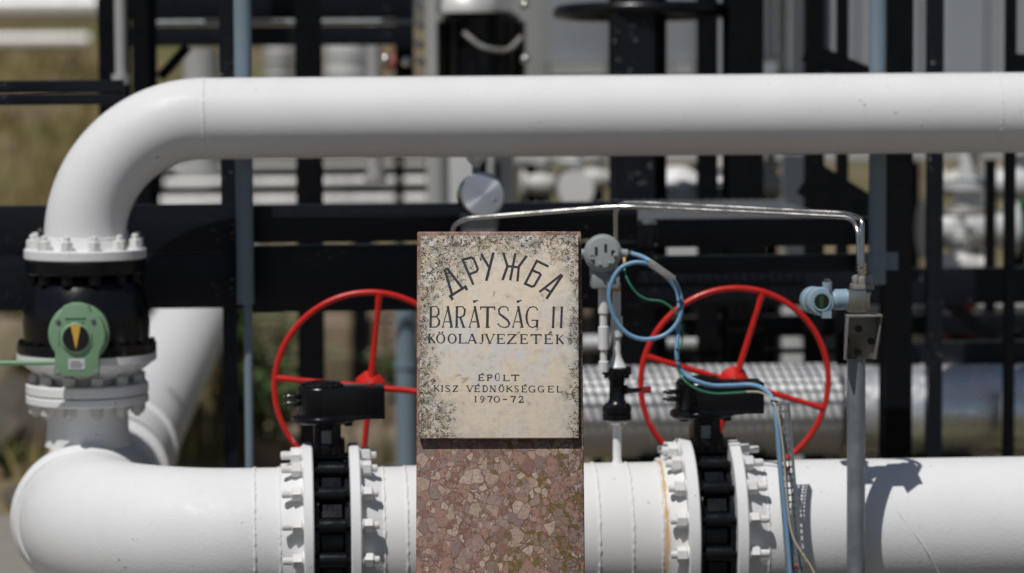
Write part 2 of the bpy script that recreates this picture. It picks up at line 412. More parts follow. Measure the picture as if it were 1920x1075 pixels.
# ================================================================== GROUND
def structure(name, mb, mat, **k): return tag(mb.build(name, mat, **k), kind='structure')
g = MB(); nx, ny = 90, 90; vs = []
def gz(x, y):
    b = 0.
    if y > 10.5:
        s_ = min(1, max(0, (y-10.5)/19)); b = 2.6*s_*s_*(3-2*s_)
        b *= 1-.85*min(1, max(0, (x+1.0)/7))
    return b + .05*math.sin(x*1.7+y*.9)*(y > 6.5) + .03*math.sin(x*4.1-y*3.3)*(y > 6.5)
xs = [-60+120*(i/nx) if 0 else math.copysign(abs((i/nx-.5)*2)**2.2, i-nx/2)*60 for i in range(nx+1)]
ys = [-30+30*i/12 for i in range(12)]+[80*((i)/(ny))**1.7 for i in range(ny+1)]
for y in ys:
    for x in xs: vs.append((x, y, gz(x, y)))
W = nx+1
g.add(vs, [(j*W+i, j*W+i+1, (j+1)*W+i+1, (j+1)*W+i) for j in range(len(ys)-1) for i in range(nx)])
structure('ground', g, 'dry_soil')

t = NT('low_bounce_gravel', .95, 0); p = t.obj(); vo = t.voro(p, 55)
t.base(t.mix(t.noise(p, 3, 5), t.mix(vo['Distance'], (.085, .075, .062), (.04, .036, .032)), (.10, .085, .065))); t.bump(vo['Distance'], .8, .01); MAT['low_bounce_gravel'] = t.m
m = MB(); m.add([(-14, -12, .004), (14, -12, .004), (14, 4.55, .004), (-14, 4.55, .004)], [(0, 1, 2, 3)]); structure('unseen_dark_gravel', m, 'low_bounce_gravel')  # unseen dark gravel added to cut the light bounced up onto the pipes

# ================================================================== STELE
YS, LEAN = 4.05, R(16)                              # the stone leans back
SN = V((-math.sin(R(4))*math.cos(LEAN), -math.cos(R(4))*math.cos(LEAN), math.sin(LEAN))); S0 = at(936, 434, YS)
def sp_(px, py, off=0.):
    d = FWD + RT*((px-960)/F) + UP*((537.5-py)/F); p = S0+SN*off
    return CAM + d*((p-CAM).dot(SN)/d.dot(SN))
TL, TR, BL, BR = sp_(782, 434), sp_(1090, 433.5), sp_(780, 1075), sp_(1097, 1075)
def down(a, b, z): t_ = (z-a.z)/(b.z-a.z); return a+(b-a)*t_
bl, br = down(TL, BL, .0), down(TR, BR, .0)
SB = V(((bl.x+br.x)/2, bl.y+.06, 0))
stele = thing('memorial_stone', SB, 'pink conglomerate memorial stone with a cream inscribed plaque, in front of the pipe', 'memorial')
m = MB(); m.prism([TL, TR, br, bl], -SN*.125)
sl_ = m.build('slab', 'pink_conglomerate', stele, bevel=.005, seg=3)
PTH, GAPB = .0175, .002; POF = PTH+GAPB
PT = [sp_(789, 442, POF), sp_(1084.5, 441, POF), sp_(1085, 821, POF), sp_(786, 822, POF)]
pc = (PT[0]+PT[2])/2
plaque_mat((PT[1].x-PT[0].x)/2, PT[2].z-pc.z, PT[0].z-pc.z)
m = MB(); m.prism(PT, -SN*PTH)
plq = m.build('plaque', 'lichen_limestone', stele, origin=pc, bevel=.0014)
plq['label'] = 'cream stone plaque with black engraved lettering, speckled with lichen round its rim'
m = MB(); m.prism([p*.97+pc*.03-SN*PTH for p in PT], -SN*(GAPB-.0002)); m.build('mortar_bed', 'concrete', stele)
for (px, py, r) in ((809.3, 457.7, 5.0), (817, 498.5, 3.0)):
    c = sp_(px, py, POF); MB().cyl(c-SN*.001, c+SN*.001, r*mp(YS), n=20).build('fixing_cap', 'pale_siding', plq)

# ---- lettering: strokes of varying width lying on the plaque face
class LT:
    def __init__(s): s.m = MB(); s.k = 0
    def ribbon(s, pts, ws):
        n = len(pts); ws = ws if isinstance(ws, (list, tuple)) else [ws]*n
        P = [V((p[0], p[1], 0)) for p in pts]; L = []; Rr = []
        for i in range(n):
            a = P[max(i-1, 0)]; b = P[min(i+1, n-1)]
            if 0 < i < n-1:
                d0 = (P[i]-a).normalized(); d1 = (b-P[i]).normalized(); d = (d0+d1)
                d = d.normalized() if d.length > .05 else d1
                mit = 1/max(.45, abs(d.dot(d1)))
            else: d = (b-a).normalized(); mit = 1
            nrm = V((-d.y, d.x, 0))*(ws[i]*.5*mit); L.append(P[i]+nrm); Rr.append(P[i]-nrm)
        of = POF+.0004+.00002*(s.k % 12); s.k += 1
        o3 = [sp_(p.x, p.y, of) for p in L+Rr]
        for i in range(n-1):
            q = [o3[i], o3[i+1], o3[n+i+1], o3[n+i]]
            s.m.prism(q, -SN*.0006)
    def build(s): return s.m.build('lettering', 'letter_paint', plq, smooth=False)
def z1(u, v): return (770+u/4.885, 420+v/4.885)
L = LT(); wd = 4.6
def zl(pts, w_=wd): L.ribbon([z1(*p) for p in pts], w_)
zl([(312, 418), (378, 645)], 5.0); zl([(335, 408), (472, 588)], 4.8); zl([(300, 428), (340, 408)], 3.4); zl([(352, 668), (512, 568)]); zl([(362, 656), (385, 695)], 5); zl([(497, 572), (517, 606)], 5)
zl([(330, 455), (352, 446)], 2)
zl([(474, 322), (574, 556)]); zl([(474, 328), (556, 307), (578, 318), (614, 412), (604, 434), (540, 460)], 4.2)
zl([(646, 275), (714, 392)]); zl([(758, 262), (692, 520)], 5)
zl([(847, 262), (886, 386), (842, 512)]); zl([(959, 268), (911, 516)]); zl([(1063, 292), (990, 390), (978, 526)]); zl([(884, 386), (992, 398)], 4)
zl([(1262, 390), (1155, 338), (1048, 548), (1110, 574), (1132, 566), (1190, 466), (1180, 452), (1112, 424)], 4.4)
zl([(1383, 462), (1178, 624)], 4.2); zl([(1388, 470), (1243, 686)], 4.8); zl([(1232, 592), (1278, 622)], 4.2); zl([(1364, 464), (1396, 480)], 4)
L.build()
# generic flared roman capitals in a unit box (y up): each stroke = points, kind
def el(cx, cy, rx, ry, a0, a1, n=22): return [(cx+rx*math.cos(R(a0+(a1-a0)*i/n)), cy+ry*math.sin(R(a0+(a1-a0)*i/n))) for i in range(n+1)]
G = {
 'K': [([(.14, 0), (.14, 1)], 'h'), ([(.14, .40), (.90, .99)], 'l'), ([(.36, .56), (.95, 0)], 'h')],
 'O': [(el(.5, .5, .46, .49, 90, 450), 'o')],
 'L': [([(.16, 0), (.16, 1)], 'h'), ([(.16, .03), (.98, .03), (.98, .22)], 'l')],
 'A': [([(.02, 0), (.50, 1)], 'l'), ([(.48, 1), (.94, 0)], 'h'), ([(.2, .32), (.76, .32)], 'l')],
 'J': [([(.72, 1), (.72, .22)], 'h'), ([(.72, .24), (.60, .05), (.35, .0), (.08, .1)], 'l')],
 'V': [([(.04, 1), (.50, 0)], 'h'), ([(.48, 0), (.97, 1)], 'l')],
 'E': [([(.16, 0), (.16, 1)], 'h'), ([(.16, .97), (.93, .97), (.95, .80)], 'l'), ([(.16, .52), (.70, .52)], 'l'), ([(.70, .42), (.70, .62)], 'l'), ([(.16, .03), (.96, .03), (.98, .2)], 'l')],
 'Z': [([(.06, .80), (.08, .97), (.92, .97)], 'l'), ([(.90, .97), (.06, .03)], 'h'), ([(.06, .03), (.95, .03), (.97, .2)], 'l')],
 'T': [([(.02, .80), (.04, .96), (.96, .96), (.98, .80)], 'm'), ([(.5, 0), (.5, 1)], 'h')],
 'P': [([(.18, 0), (.18, 1)], 'h'), ([(.18, .97), (.62, .97), (.86, .86), (.88, .66), (.66, .50), (.18, .48)], 'm')],
 'U': [([(.14, 1), (.14, .28)], 'h'), ([(.14, .3), (.28, .05), (.55, .0), (.78, .1), (.86, .34), (.86, 1)], 'l')],
 'I': [([(.5, 0), (.5, 1)], 'h')],
 'S': [([(.84, .78), (.80, .96), (.5, 1.0), (.2, .93), (.14, .74), (.36, .56), (.66, .44), (.88, .26), (.80, .06), (.5, 0), (.18, .05), (.10, .22)], 's')],
 'D': [([(.14, 0), (.14, 1)], 'h'), ([(.14, .98), (.5, .98), (.80, .86), (.93, .5), (.80, .14), (.5, .02), (.14, .02)], 'm')],
 'N': [([(.12, 0), (.12, 1)], 'l'), ([(.12, 1), (.86, 0)], 'h'), ([(.87, 0), (.87, 1)], 'l')],
 'G': [(el(.52, .5, .46, .49, 40, 318), 'o'), ([(.88, .0), (.88, .38)], 'h'), ([(.58, .38), (1.0, .38)], 'l')],
 '1': [([(.5, 0), (.5, 1)], 'h'), ([(.28, .82), (.5, 1)], 'l')],
 '9': [(el(.48, .68, .38, .31, 0, 360), 'o'), ([(.86, .70), (.84, .4), (.68, .12), (.36, .0), (.16, .08)], 'm')],
 '7': [([(.06, .82), (.08, .96), (.92, .96)], 'm'), ([(.92, .96), (.56, .5), (.42, 0)], 'h')],
 '0': [(el(.5, .5, .46, .49, 90, 450), 'o')],
 '-': [([(.05, .48), (.95, .48)], 'm')],
 '2': [([(.12, .74), (.2, .93), (.5, 1), (.8, .92), (.84, .7), (.6, .4), (.08, .03)], 'm'), ([(.08, .03), (.92, .03), (.96, .22)], 'h')],
}
def glyph(L, ch, x0, x1, yt, yb, h, l, acc=None):
    w_ = x1-x0; hh = yb-yt
    for pts, kd in G[ch]:
        P = [(x0+p[0]*w_, yb-p[1]*hh) for p in pts]
        if kd == 'o':
            n = len(P); cx = (x0+x1)/2
            ws = [l+(h-l)*min(1, abs(p[0]-cx)/(w_*.46))**2.2 for p in P]
        elif kd == 's':
            n = len(P); ws = [l+(h-l)*max(0, 1-abs(i/(n-1)-.5)*3.2) for i in range(n)]
        else: ws = {'h': h, 'l': l, 'm': (h+l)/2}[kd]
        L.ribbon(P, ws)
        if kd in 'hl' and len(P) == 2 and abs(P[0][1]-P[1][1]) > hh*.9:      # small foot and head serifs
            for q in P:
                yy = q[1]+(-l*.5 if abs(q[1]-yb) < .1 else l*.5)
                L.ribbon([(q[0]-h*.5-l*.9, yy), (q[0]+h*.5+l*.9, yy)], l)
    xm = (x0+x1)/2; g_ = hh*.10
    if acc == "'": L.ribbon([(xm-.05*w_, yt-g_*.6), (xm+.38*w_, yt-g_*2.6)], [l*.4, h*1.1])
    if acc in (':', '"'):
        for d in (-.2, .2): L.ribbon([(xm+(d-.02)*w_, yt-g_*.7), (xm+(d+.06)*w_, yt-g_*.7-h*.75)], [h*.75, h*.95])
def line(txt, spans, yt, yb, h, l, conv, slope=0.):
    L = LT()
    acc = {'Á': ('A', "'"), 'É': ('E', "'"), 'Ő': ('O', '"'), 'Ö': ('O', ':'), 'Ü': ('U', ':')}
    for ch, (a, b) in zip(txt, spans):
        c, ac = acc.get(ch, (ch, None)); dy = slope*(a-spans[0][0])
        (xa, ya), (xb, yb_) = conv(a, yt+dy), conv(b, yb+dy); glyph(L, c, xa, xb, ya, yb_, h, l, ac)
    return L.build()
# second line, from its own drawn letters
L = LT(); Hh, Lt = 4.2, 1.7
def rl(pts, w_): L.ribbon([z1(*p) for p in pts], w_)
rl([(186, 757), (182, 947)], Hh); rl([(172, 758), (235, 757), (256, 782), (257, 822), (236, 848), (190, 851)], [Lt, Lt, 3, 3.4, 2.4, Lt]); rl([(190, 851), (240, 853), (262, 885), (258, 922), (236, 944), (168, 946)], [Lt, 2, 3.6, 3.6, 2, Lt])
for (xa, xm, xb) in ((293, 343, 376), (538, 590, 624), (936, 988, 1022)):
    rl([(xa, 945), (xm, 755)], Lt); rl([(xm-4, 752), (xb, 947)], Hh+.3); rl([(xa+20, 896), (xb-10, 896)], Lt); rl([(xa-10, 945), (xa+14, 945)], Lt); rl([(xb-20, 946), (xb+10, 946)], Lt)
for xa in (572, 972): rl([(xa+4, 722), (xa+6, 712), (xa+46, 697)], [1.5, 4.0, .8]); rl([(xa, 706), (xa+34, 703)], 2)
rl([(424, 757), (420, 947)], Hh); rl([(410, 758), (475, 757), (497, 785), (490, 832), (468, 851), (428, 854)], [Lt, Lt, 3.4, 3.4, 2, Lt]); rl([(452, 852), (486, 947)], Hh); rl([(404, 946), (440, 946)], Lt); rl([(470, 947), (502, 947)], Lt)
rl([(705, 758), (702, 947)], 5); rl([(641, 785), (641, 762), (770, 762), (768, 786)], 2.4); rl([(684, 947), (724, 947)], Lt)
rl([(892, 798), (890, 768), (862, 756), (828, 760), (806, 786), (812, 822), (850, 852), (888, 882), (904, 912), (892, 940), (858, 949), (820, 938), (798, 912)], [2.4, Lt, Lt, 2, 3, 3.6, 4, 4, 3.4, 2.2, Lt, Lt, 2.4])
rl([(1162, 790), (1152, 766), (1122, 757), (1088, 766), (1067, 803), (1060, 852), (1066, 902), (1088, 938), (1116, 949), (1146, 936), (1158, 905)], [2.6, Lt, Lt, 2, 3.4, 4.2, 3.4, 2, Lt, Lt, 2]); rl([(1158, 882), (1156, 949)], Hh); rl([(1106, 882), (1170, 882)], Lt)
L.build(); L = LT()
for x_ in (1309, 1383): rl([(x_+2, 758), (x_-6, 950)], Hh); rl([(x_-12, 761), (x_+14, 761)], Lt); rl([(x_-18, 949), (x_+8, 949)], Lt)
L.build()
z2 = lambda u, v: (770+u/4.479, 620+v/4.479)
line('KŐOLAJVEZETÉK', [(150, 205), (218, 286), (314, 382), (404, 466), (480, 552), (572, 615), (630, 702), (724, 790), (812, 888), (920, 982), (1008, 1098), (1124, 1192), (1222, 1285)], 26, 106, 3.3, 1.35, z2, .006)
line('ÉPÜLT', [(568, 617), (640, 688), (706, 750), (778, 828), (844, 912)], 370, 421, 2.5, 1.15, z2, .006)
line('KISZVÉDNÖKSÉGGEL', [(195, 242), (252, 276), (288, 332), (356, 396), (472, 522), (536, 582), (604, 648), (664, 716), (740, 784), (802, 858), (870, 908), (932, 976), (990, 1048), (1068, 1122), (1152, 1202), (1226, 1272)], 459, 512, 2.2, 1.1, z2, .006)
line('1970-72', [(530, 560), (584, 617), (645, 688), (700, 746), (770, 812), (840, 886), (904, 948)], 550, 602, 2.2, 1.1, z2, .003)

# ================================================================== LOWER OIL PIPE
YF = 4.9; PR = .180; FR = .240; BC = .2135
zc = at(960, 1006, YF).z
ANG = [R(5.2+22.5*k) for k in range(-4, 8)]
PV = [V((0, -math.sin(a), math.cos(a))) for a in ANG]
fx = lambda px: ax(px, 4.74, 950)
xf = [fx(p) for p in (569, 588, 657, 677, 1286, 1308, 1377, 1398)]
bendR = .41
el_c = at(168, 946, YF+bendR)                     # rear end of the elbow
xe = el_c.x
def flange(parent, xa, xb, mat='white_paint'):
    m = MB(); m.lathe((xa, YF, zc), X, [(PR-.01, 0), (FR-.003, 0), (FR, .003), (FR, xb-xa-.003), (FR-.003, xb-xa), (PR-.01, xb-xa)], 72)
    return m.build('flange', mat, parent, angle=30)
def neck(x0, x1): return [(PR, 0), (PR+.006, .3*(x1-x0)), (PR+.022, x1-x0)]
# left length with elbow
pl = thing('oil_pipe', (xe, YF+bendR, zc-PR), 'large white oil pipe with a sweeping elbow at the lower left corner', 'pipe', 'lengths of the large white pipe')
path = [V((xe, YF+bendR+.02, zc))]+[V((xe+bendR-bendR*math.cos(t_), YF+bendR-bendR*math.sin(t_), zc)) for t_ in [math.pi/2*i/36 for i in range(37)]]+[V((xf[0]-.05, YF, zc))]
m = MB(); m.tube(path, PR, 72); m.build('pipe_body', 'white_paint', pl)
m = MB(); m.lathe((xf[0]-.055, YF, zc), X, [(PR+.0005, 0), (PR+.004, .012), (PR+.024, .055)], 72); m.build('weld_neck', 'white_paint', pl)
bead(V((ax(477, 4.7, 950), YF, zc)), X, PR, pl); bead(V((xf[0]-.057, YF, zc)), X, PR, pl)
fl = flange(pl, xf[0], xf[1]); bolts(fl, (xf[0], YF, zc), -X, BC, PV, 'white_paint_plain', 1.0, .020)
# middle length, behind the stone
pm = thing('oil_pipe', ((xf[3]+xf[4])/2, YF, zc-PR), 'short white length of oil pipe behind the stone with a rust streak', 'pipe', 'lengths of the large white pipe')
RUSTX[0] = ax(1249, 4.74, 980)-(xf[3]+xf[4])/2; rust_white()
m = MB(); m.tube([V((xf[3]+.05, YF, zc)), V((xf[4]-.05, YF, zc))], PR, 72); m.build('pipe_body', 'white_paint_rust', pm)
m = MB(); m.lathe((xf[3]+.055, YF, zc), -X, [(PR+.0005, 0), (PR+.004, .012), (PR+.024, .055)], 72); m.build('weld_neck', 'white_paint', pm)
m = MB(); m.lathe((xf[4]-.055, YF, zc), X, [(PR+.0005, 0), (PR+.004, .012), (PR+.024, .055)], 72); m.build('weld_neck', 'white_paint_rust', pm)
for q in (xf[3]+.057, ax(765, 4.7, 950), ax(1127, 4.7, 950), ax(1190, 4.7, 950), xf[4]-.057): bead(V((q, YF, zc)), X, PR, pm)
fl = flange(pm, xf[2], xf[3]); bolts(fl, (xf[3], YF, zc), X, BC, PV, 'white_paint_plain', 1.0, .010)
fl = flange(pm, xf[4], xf[5]); bolts(fl, (xf[4], YF, zc), -X, BC, PV, 'white_paint_plain', 1.0, .010)
# right length
pr_ = thing('oil_pipe', (xf[7]+.6, YF, zc-PR), 'long white oil pipe running out of the frame behind the galvanised post', 'pipe', 'lengths of the large white pipe')
m = MB(); m.tube([V((xf[7]+.05, YF, zc)), V((ax(2500, YF), YF, zc))], PR, 72); m.build('pipe_body', 'white_paint', pr_)
m = MB(); m.lathe((xf[7]+.055, YF, zc), -X, [(PR+.0005, 0), (PR+.004, .012), (PR+.024, .055)], 72); m.build('weld_neck', 'white_paint', pr_)
bead(V((xf[7]+.057, YF, zc)), X, PR, pr_)
def onpipe(px, py):                                # point of the pipe's surface seen at a pixel
    d = at(px, py, 5.)-CAM; d.normalize(); o = CAM-V((0, YF, zc)); a = d.y**2+d.z**2; b = o.y*d.y+o.z*d.z; c = o.y**2+o.z**2-(PR+.001)**2
    q = b*b-a*c; t_ = (-b-math.sqrt(max(q, 0)))/a; return CAM+d*t_
m = MB(); m.tube([onpipe(*p) for p in ((1663, 925), (1690, 968), (1722, 1010), (1742, 1040), (1760, 1075))], .0016, 8); m.build('weld_bead', 'white_paint', pr_)
fl = flange(pr_, xf[6], xf[7]); bolts(fl, (xf[7], YF, zc), X, BC, PV, 'white_paint_plain', 1.0, .022)

# run going away behind the elbow, with the saddle rings
rd = V((math.sin(R(1.8)), math.cos(R(1.8)), 0)); r0 = V((xe-.015, YF+bendR+.02, zc)); RR = .156
run = thing('oil_pipe', r0-V((0, 0, PR)), 'white pipe running away under the black platform from the elbow with ribs on its back', 'pipe', 'lengths of the large white pipe')
m = MB(); m.tube([r0, r0+rd*11], RR, 64); m.build('pipe_body', 'white_paint', run)
m = MB(); m.lathe(r0+rd*.0, rd, [(PR-.004, -.03), (PR+.010, -.012), (PR+.010, .04), (PR-.002, .055), (RR+.006, .12), (RR-.001, .125)], 64); m.build('sleeve', 'white_paint', run)
for q, e in ((.46, .012), (.78, .02), (1.35, .012)):
    m = MB(); m.lathe(r0+rd*q, rd, [(RR-.001, 0), (RR+e, .012), (RR+e, .05), (RR-.001, .062)], 64); m.build('saddle_ring', 'white_paint', run)
# pipe shoe under the elbow
m = MB(); c = V((xe+.02, YF+.28, 0)); m.box(c.x-.07, c.x+.03, c.y-.16, c.y+.16, 0, .02)
m.prism([V((c.x-.045, c.y-.1, 0)), V((c.x-.025, c.y-.1, 0)), V((c.x-.025, c.y-.1, zc-PR+.03)), V((c.x-.045, c.y-.1, zc-PR+.03))], (0, .2, 0))
m.prism([V((c.x-.10, c.y-.012, 0)), V((c.x+.06, c.y-.012, 0)), V((c.x+.01, c.y-.012, zc-PR+.02)), V((c.x-.07, c.y-.012, zc-PR+.02))], (0, .024, 0))
tag(m.build('pipe_shoe', 'black_paint', origin=(c.x, c.y, 0)), 'black steel pipe shoe under the elbow at the lower left', 'pipe support')

# ================================================================== BUTTERFLY VALVES
def make_valve(xa, xb, label):
    xc = (xa+xb)/2; wv_ = xb-xa; t = thing('butterfly_valve', (xc, YF, zc-FR), label, 'valve', 'black butterfly valves with red handwheels')
    k = mp(YF)
    m = MB(); rb = .186
    m.lathe((xa+.001, YF, zc), X, [(PR-.02, 0), (rb+.012, 0), (rb+.012, .012), (rb-.008, .018), (rb-.008, wv_-.020), (rb+.012, wv_-.014), (rb+.012, wv_-.002), (PR-.02, wv_-.002)], 64)
    for a in ANG:
        p = V((0, -math.sin(a), math.cos(a)))
        m.cyl(V((xa+.013, YF, zc))+p*(BC-.004), V((xb-.013, YF, zc))+p*(BC-.004), .0195, n=20)
        m.cyl(V((xa+.0005, YF, zc))+p*(BC-.004), V((xb-.0005, YF, zc))+p*(BC-.004), .0085, n=12)
    for i in range(len(ANG)-1):
        a = (ANG[i]+ANG[i+1])/2; p = V((0, -math.sin(a), math.cos(a))); s_ = V((0, math.cos(a), math.sin(a)))
        if i % 2 == 0 or i == 5: m.obox(V((xc, YF, zc))+p*(rb+.006), X*(wv_*.26), s_*.017, p*.012)
    m.build('valve_body', 'valve_black', t, angle=30, bevel=0)
    zt = lambda py: az(py, YF, 620)
    # yoke neck with a window for the stem block
    m = MB(); zb0, zb1 = zt(850), zt(792)
    m.box(xc-.040, xc-.024, YF-.05, YF+.05, zb0, zb1); m.box(xc+.004, xc+.026, YF-.05, YF+.05, zb0, zb1)
    m.box(xc-.0238, xc+.0038, YF-.05, YF+.05, zb0, zt(829)); m.box(xc-.0238, xc+.0038, YF-.05, YF+.05, zt(801), zb1)
    m.box(xc+.0262, xc+.036, YF-.03, YF+.03, zb0, zt(822))
    m.build('yoke', 'valve_black', t, bevel=.002)
    m = MB(); m.box(xc-.0236, xc+.0036, YF-.046, YF-.01, zt(828.8), zt(803)); m.build('lit_stem_block', 'galvanised', t, bevel=.003)  # stem block brought forward in its window so it catches the sun
    # gearbox
    m = MB(); o = V((xc-.022, YF, 0)); h = lambda py: zt(py-7)
    m.lathe((xc-.015, YF, h(799)), Z, [(.072, 0), (.079, .005), (.079, .016), (.066, .022)], 48)
    m.lathe((xc-.020, YF, h(784)), Z, [(.060, 0), (.060, h(734)-h(784)), (.057, h(731)-h(784))], 48)
    m.box(xc-.020, xc+.134, YF-.060, YF+.045, h(789), h(731))
    m.prism([V((xc+.02, YF-.062, h(794))), V((xc+.132, YF-.062, h(786))), V((xc+.132, YF-.062, h(782))), V((xc+.02, YF-.062, h(782)))], (0, .1, 0))
    for py in (749, 762): m.cyl((xc-.078, YF-.02, h(py)), (xc-.105, YF-.02, h(py)), .0075, n=6); m.cyl((xc-.1, YF-.02, h(py)), (xc-.114, YF-.02, h(py)), .004, n=10)
    for dx in (-.062, .045): m.cyl((xc+dx, YF-.03, h(799)-.006), (xc+dx, YF-.03, h(799)+.002), .012, n=6)
    m.build('gearbox', 'valve_black', t, bevel=.0035, angle=45)
    m = MB(); m.lathe((xc-.020, YF, h(731)), Z, [(.056, 0), (.056, .004), (.050, .007), (.047, .007), (.046, .010), (.030, .0125), (0, .013)], 48); m.build('gear_cover', 'valve_black', t, angle=25)
    for a in (.6, 2.2, 3.7, 5.2): MB().lathe((xc-.020+.052*math.cos(a), YF+.052*math.sin(a), h(731)+.004), Z, [(.005, 0), (.005, .005), (.003, .006)], 6).build('cover_bolt', 'valve_black', t)
    # handwheel, its axis towards the camera, behind the gearbox
    YH = 5.20; hc = V((xc+.110, YH, az(726, YH, 689))); WR = .2445
    m = MB(); m.torus(hc, Y_, WR, .0078, 96, 14); wh = m.build('handwheel', 'red_paint', t, origin=hc)
    m = MB(); m.lathe(hc+V((0, .02, 0)), -Y_, [(.020, -.01), (.041, 0), (.041, .010), (.022, .036), (.018, .038)], 8, math.pi/8); m.build('hub', 'red_paint', wh, origin=hc, bevel=.002, angle=18)
    for i in range(4):
        a = math.pi/2*i; d = V((math.sin(a), 0, math.cos(a)))
        m = MB(); m.tube([hc+d*.024, hc+d*.06, hc+d*(WR-.05), hc+d*(WR-.002)], [.0088, .0082, .0072, .0095], 12); m.build('spoke', 'red_paint', wh, origin=hc)
    m = MB(); m.cyl((hc.x, YF+.03, hc.z), (hc.x, YH-.001, hc.z), .014, n=20); m.build('shaft', 'stainless', t)
    return t, wh
v1, w1 = make_valve(xf[1], xf[2], 'black butterfly valve with red handwheel left of the memorial stone')
w1.rotation_euler = (R(3), R(6), R(-2))
v2 = copy_tree(v1); v2.location.x += (xf[5]+xf[6])/2-(xf[1]+xf[2])/2
v2['label'] = 'black butterfly valve with red handwheel right of the memorial stone, blue cable lying on it'
w2 = [c for c in kids(v2) if c.name.startswith('handwheel')][0]; w2.rotation_euler = (R(3), R(17), R(2))

# ================================================================== RISER AND UPPER PIPE
YR = 5.45; UR = .1062; zU = at(960, 218.5, YR).z
xr = at(160, 480, YR).x; k = mp(YR); zr = lambda py: az(py, YR, 160)
rp = thing('overhead_pipe', (xr, YR, zr(488)), 'white pipe bending over from the riser and crossing the whole picture above the stone', 'pipe')
BR_ = .312
path = [V((xr, YR, zr(462))), V((xr, YR, zU-BR_))]+[V((xr+BR_-BR_*math.cos(t_), YR, zU-BR_+BR_*math.sin(t_))) for t_ in [math.pi/2*i/36 for i in range(1, 37)]]+[V((ax(2500, YR), YR, zU))]
m = MB(); m.tube(path, UR, 72); m.build('pipe_body', 'white_paint', rp)
bead(V((xr+BR_+.0, YR, zU)), X, UR-.001, rp); bead(V((ax(1864, YR, 220), YR, zU)), X, UR-.0015, rp); bead(V((xr, YR, zr(445))), Z, UR, rp)
def vflange(parent, R_, py0, py1, mat, name='flange', rin=.05):
    z0, z1_ = zr(py0), zr(py1); m = MB(); m.lathe((xr, YR, z0), Z, [(rin, 0), (R_-.003, 0), (R_, .003), (R_, z1_-z0-.003), (R_-.003, z1_-z0), (rin, z1_-z0)], 72); return m.build(name, mat, parent, angle=30)
ring12 = [V((math.sin(R(13+30*i)), -math.cos(R(13+30*i)), 0)) for i in range(12)]
m = MB(); m.lathe((xr, YR, zr(467)), Z, [(UR+.010, 0), (UR+.008, .012), (UR, .034)], 64); m.build('weld_neck', 'white_paint', rp)
fl = vflange(rp, .1589, 484, 465, 'white_paint'); bolts(fl, (xr, YR, zr(465)), Z, .1369, ring12, 'white_paint_plain', .9, .012)
# ball valve
bv = thing('ball_valve', (xr, YR, zr(752)), 'squat black ball valve with a green gear actuator under the pipe bend at left', 'valve')
fl = vflange(bv, .1569, 511, 486, 'valve_black'); bolts(fl, (xr, YR, zr(511)), -Z, .1369, ring12, 'valve_black', .9, .008)
m = MB(); zb = zr(640); m.lathe((xr, YR, zb), Z, [(.05, 0), (.1627, 0), (.1660, zr(600)-zb), (.1627, zr(575)-zb), (.1531, zr(550)-zb), (.1378, zr(527)-zb), (.1206, zr(512)-zb), (.05, zr(511)-zb)], 72); m.build('valve_body', 'valve_black', bv, angle=60)
fl = vflange(bv, .1818, 660, 640.5, 'valve_black', 'base_ring')
for i in range(20):
    a = R(9+18*i); p = V((math.sin(a), -math.cos(a), 0))
    if p.y < .5: MB().lathe(V((xr, YR, zr(640.5)))+p*.1723, Z, [(.0075, 0), (.0075, .006), (.005, .007)], 6).build('cap_screw', 'valve_black', fl)
m = MB(); z0 = zr(676); m.lathe((xr, YR, z0), Z, [(.1780, 0), (.1818, .003), (.1818, zr(660.5)-z0)], 72); m.lathe((xr, YR, zr(716)), Z, [(UR+.004, 0), (UR+.008, .01), (.1761, zr(676.3)-zr(716))], 64); m.build('lower_hub', 'white_paint', bv, angle=30)
fl = vflange(bv, .1598, 736.3, 717, 'white_paint', 'flange'); bolts(fl, (xr, YR, zr(717)), Z, .1369, ring12, 'old_white_paint', .9, .010)
# actuator
ya = YR-.205; ka = mp(ya)
act = MB(); ac = lambda px, py, Y=ya: at(px, py, Y)
c = ac(147, 628); act.lathe(c, -Y_, [(.02, -.055), (.078, -.055), (.078, -.022), (.074, -.018)], 48)
out = [(101, 704), (186, 704), (186, 664), (189, 655), (196, 642), (198, 622), (192, 600), (180, 589), (171, 586), (167, 573), (152, 568.5), (134, 569), (118, 575), (116, 587), (106, 594), (97, 610), (94, 630), (97, 648), (104, 660), (104, 668)]
act.prism([ac(*p)-V((0, .022, 0)) for p in out], (0, .05, 0)); act.cyl(c+V((0, .03, 0)), c+V((0, .12, 0)), .05, n=32)
a_ = act.build('actuator', 'green_paint', bv, bevel=.003, angle=45)
c = ac(142.5, 634, ya-.022); MB().lathe(c, -Y_, [(.040, -.002), (.040, .003), (.036, .006), (.034, .006)], 40).build('dial_rim', 'green_paint', a_)
MB().lathe(c, -Y_, [(.0335, 0), (.0335, .008), (.0325, .009)], 40).build('dial', 'dial_black', a_)
MB().prism([ac(132, 609.5, ya-.0322), ac(151.5, 609.5, ya-.0322), ac(142.5, 656, ya-.0322)], (0, .001, 0)).build('pointer', 'dial_yellow', a_)
m = MB(); p0, p1 = ac(128, 673, ya-.0235), ac(159, 692.5, ya-.0235); m.box(p0.x, p1.x, ya-.0235, ya-.022, p1.z, p0.z); lb = m.build('nameplate', 'label_white', a_)
m = MB()
for j, (a, b) in enumerate(((133, 150), (131, 156), (132, 154))):
    p0, p1 = ac(a, 678+j*4.6, ya-.024), ac(b, 680+j*4.6, ya-.024); m.box(p0.x, p1.x, ya-.0240, ya-.0236, p1.z, p0.z)
m.build('faded_print', 'galvanised', lb)
m = MB()
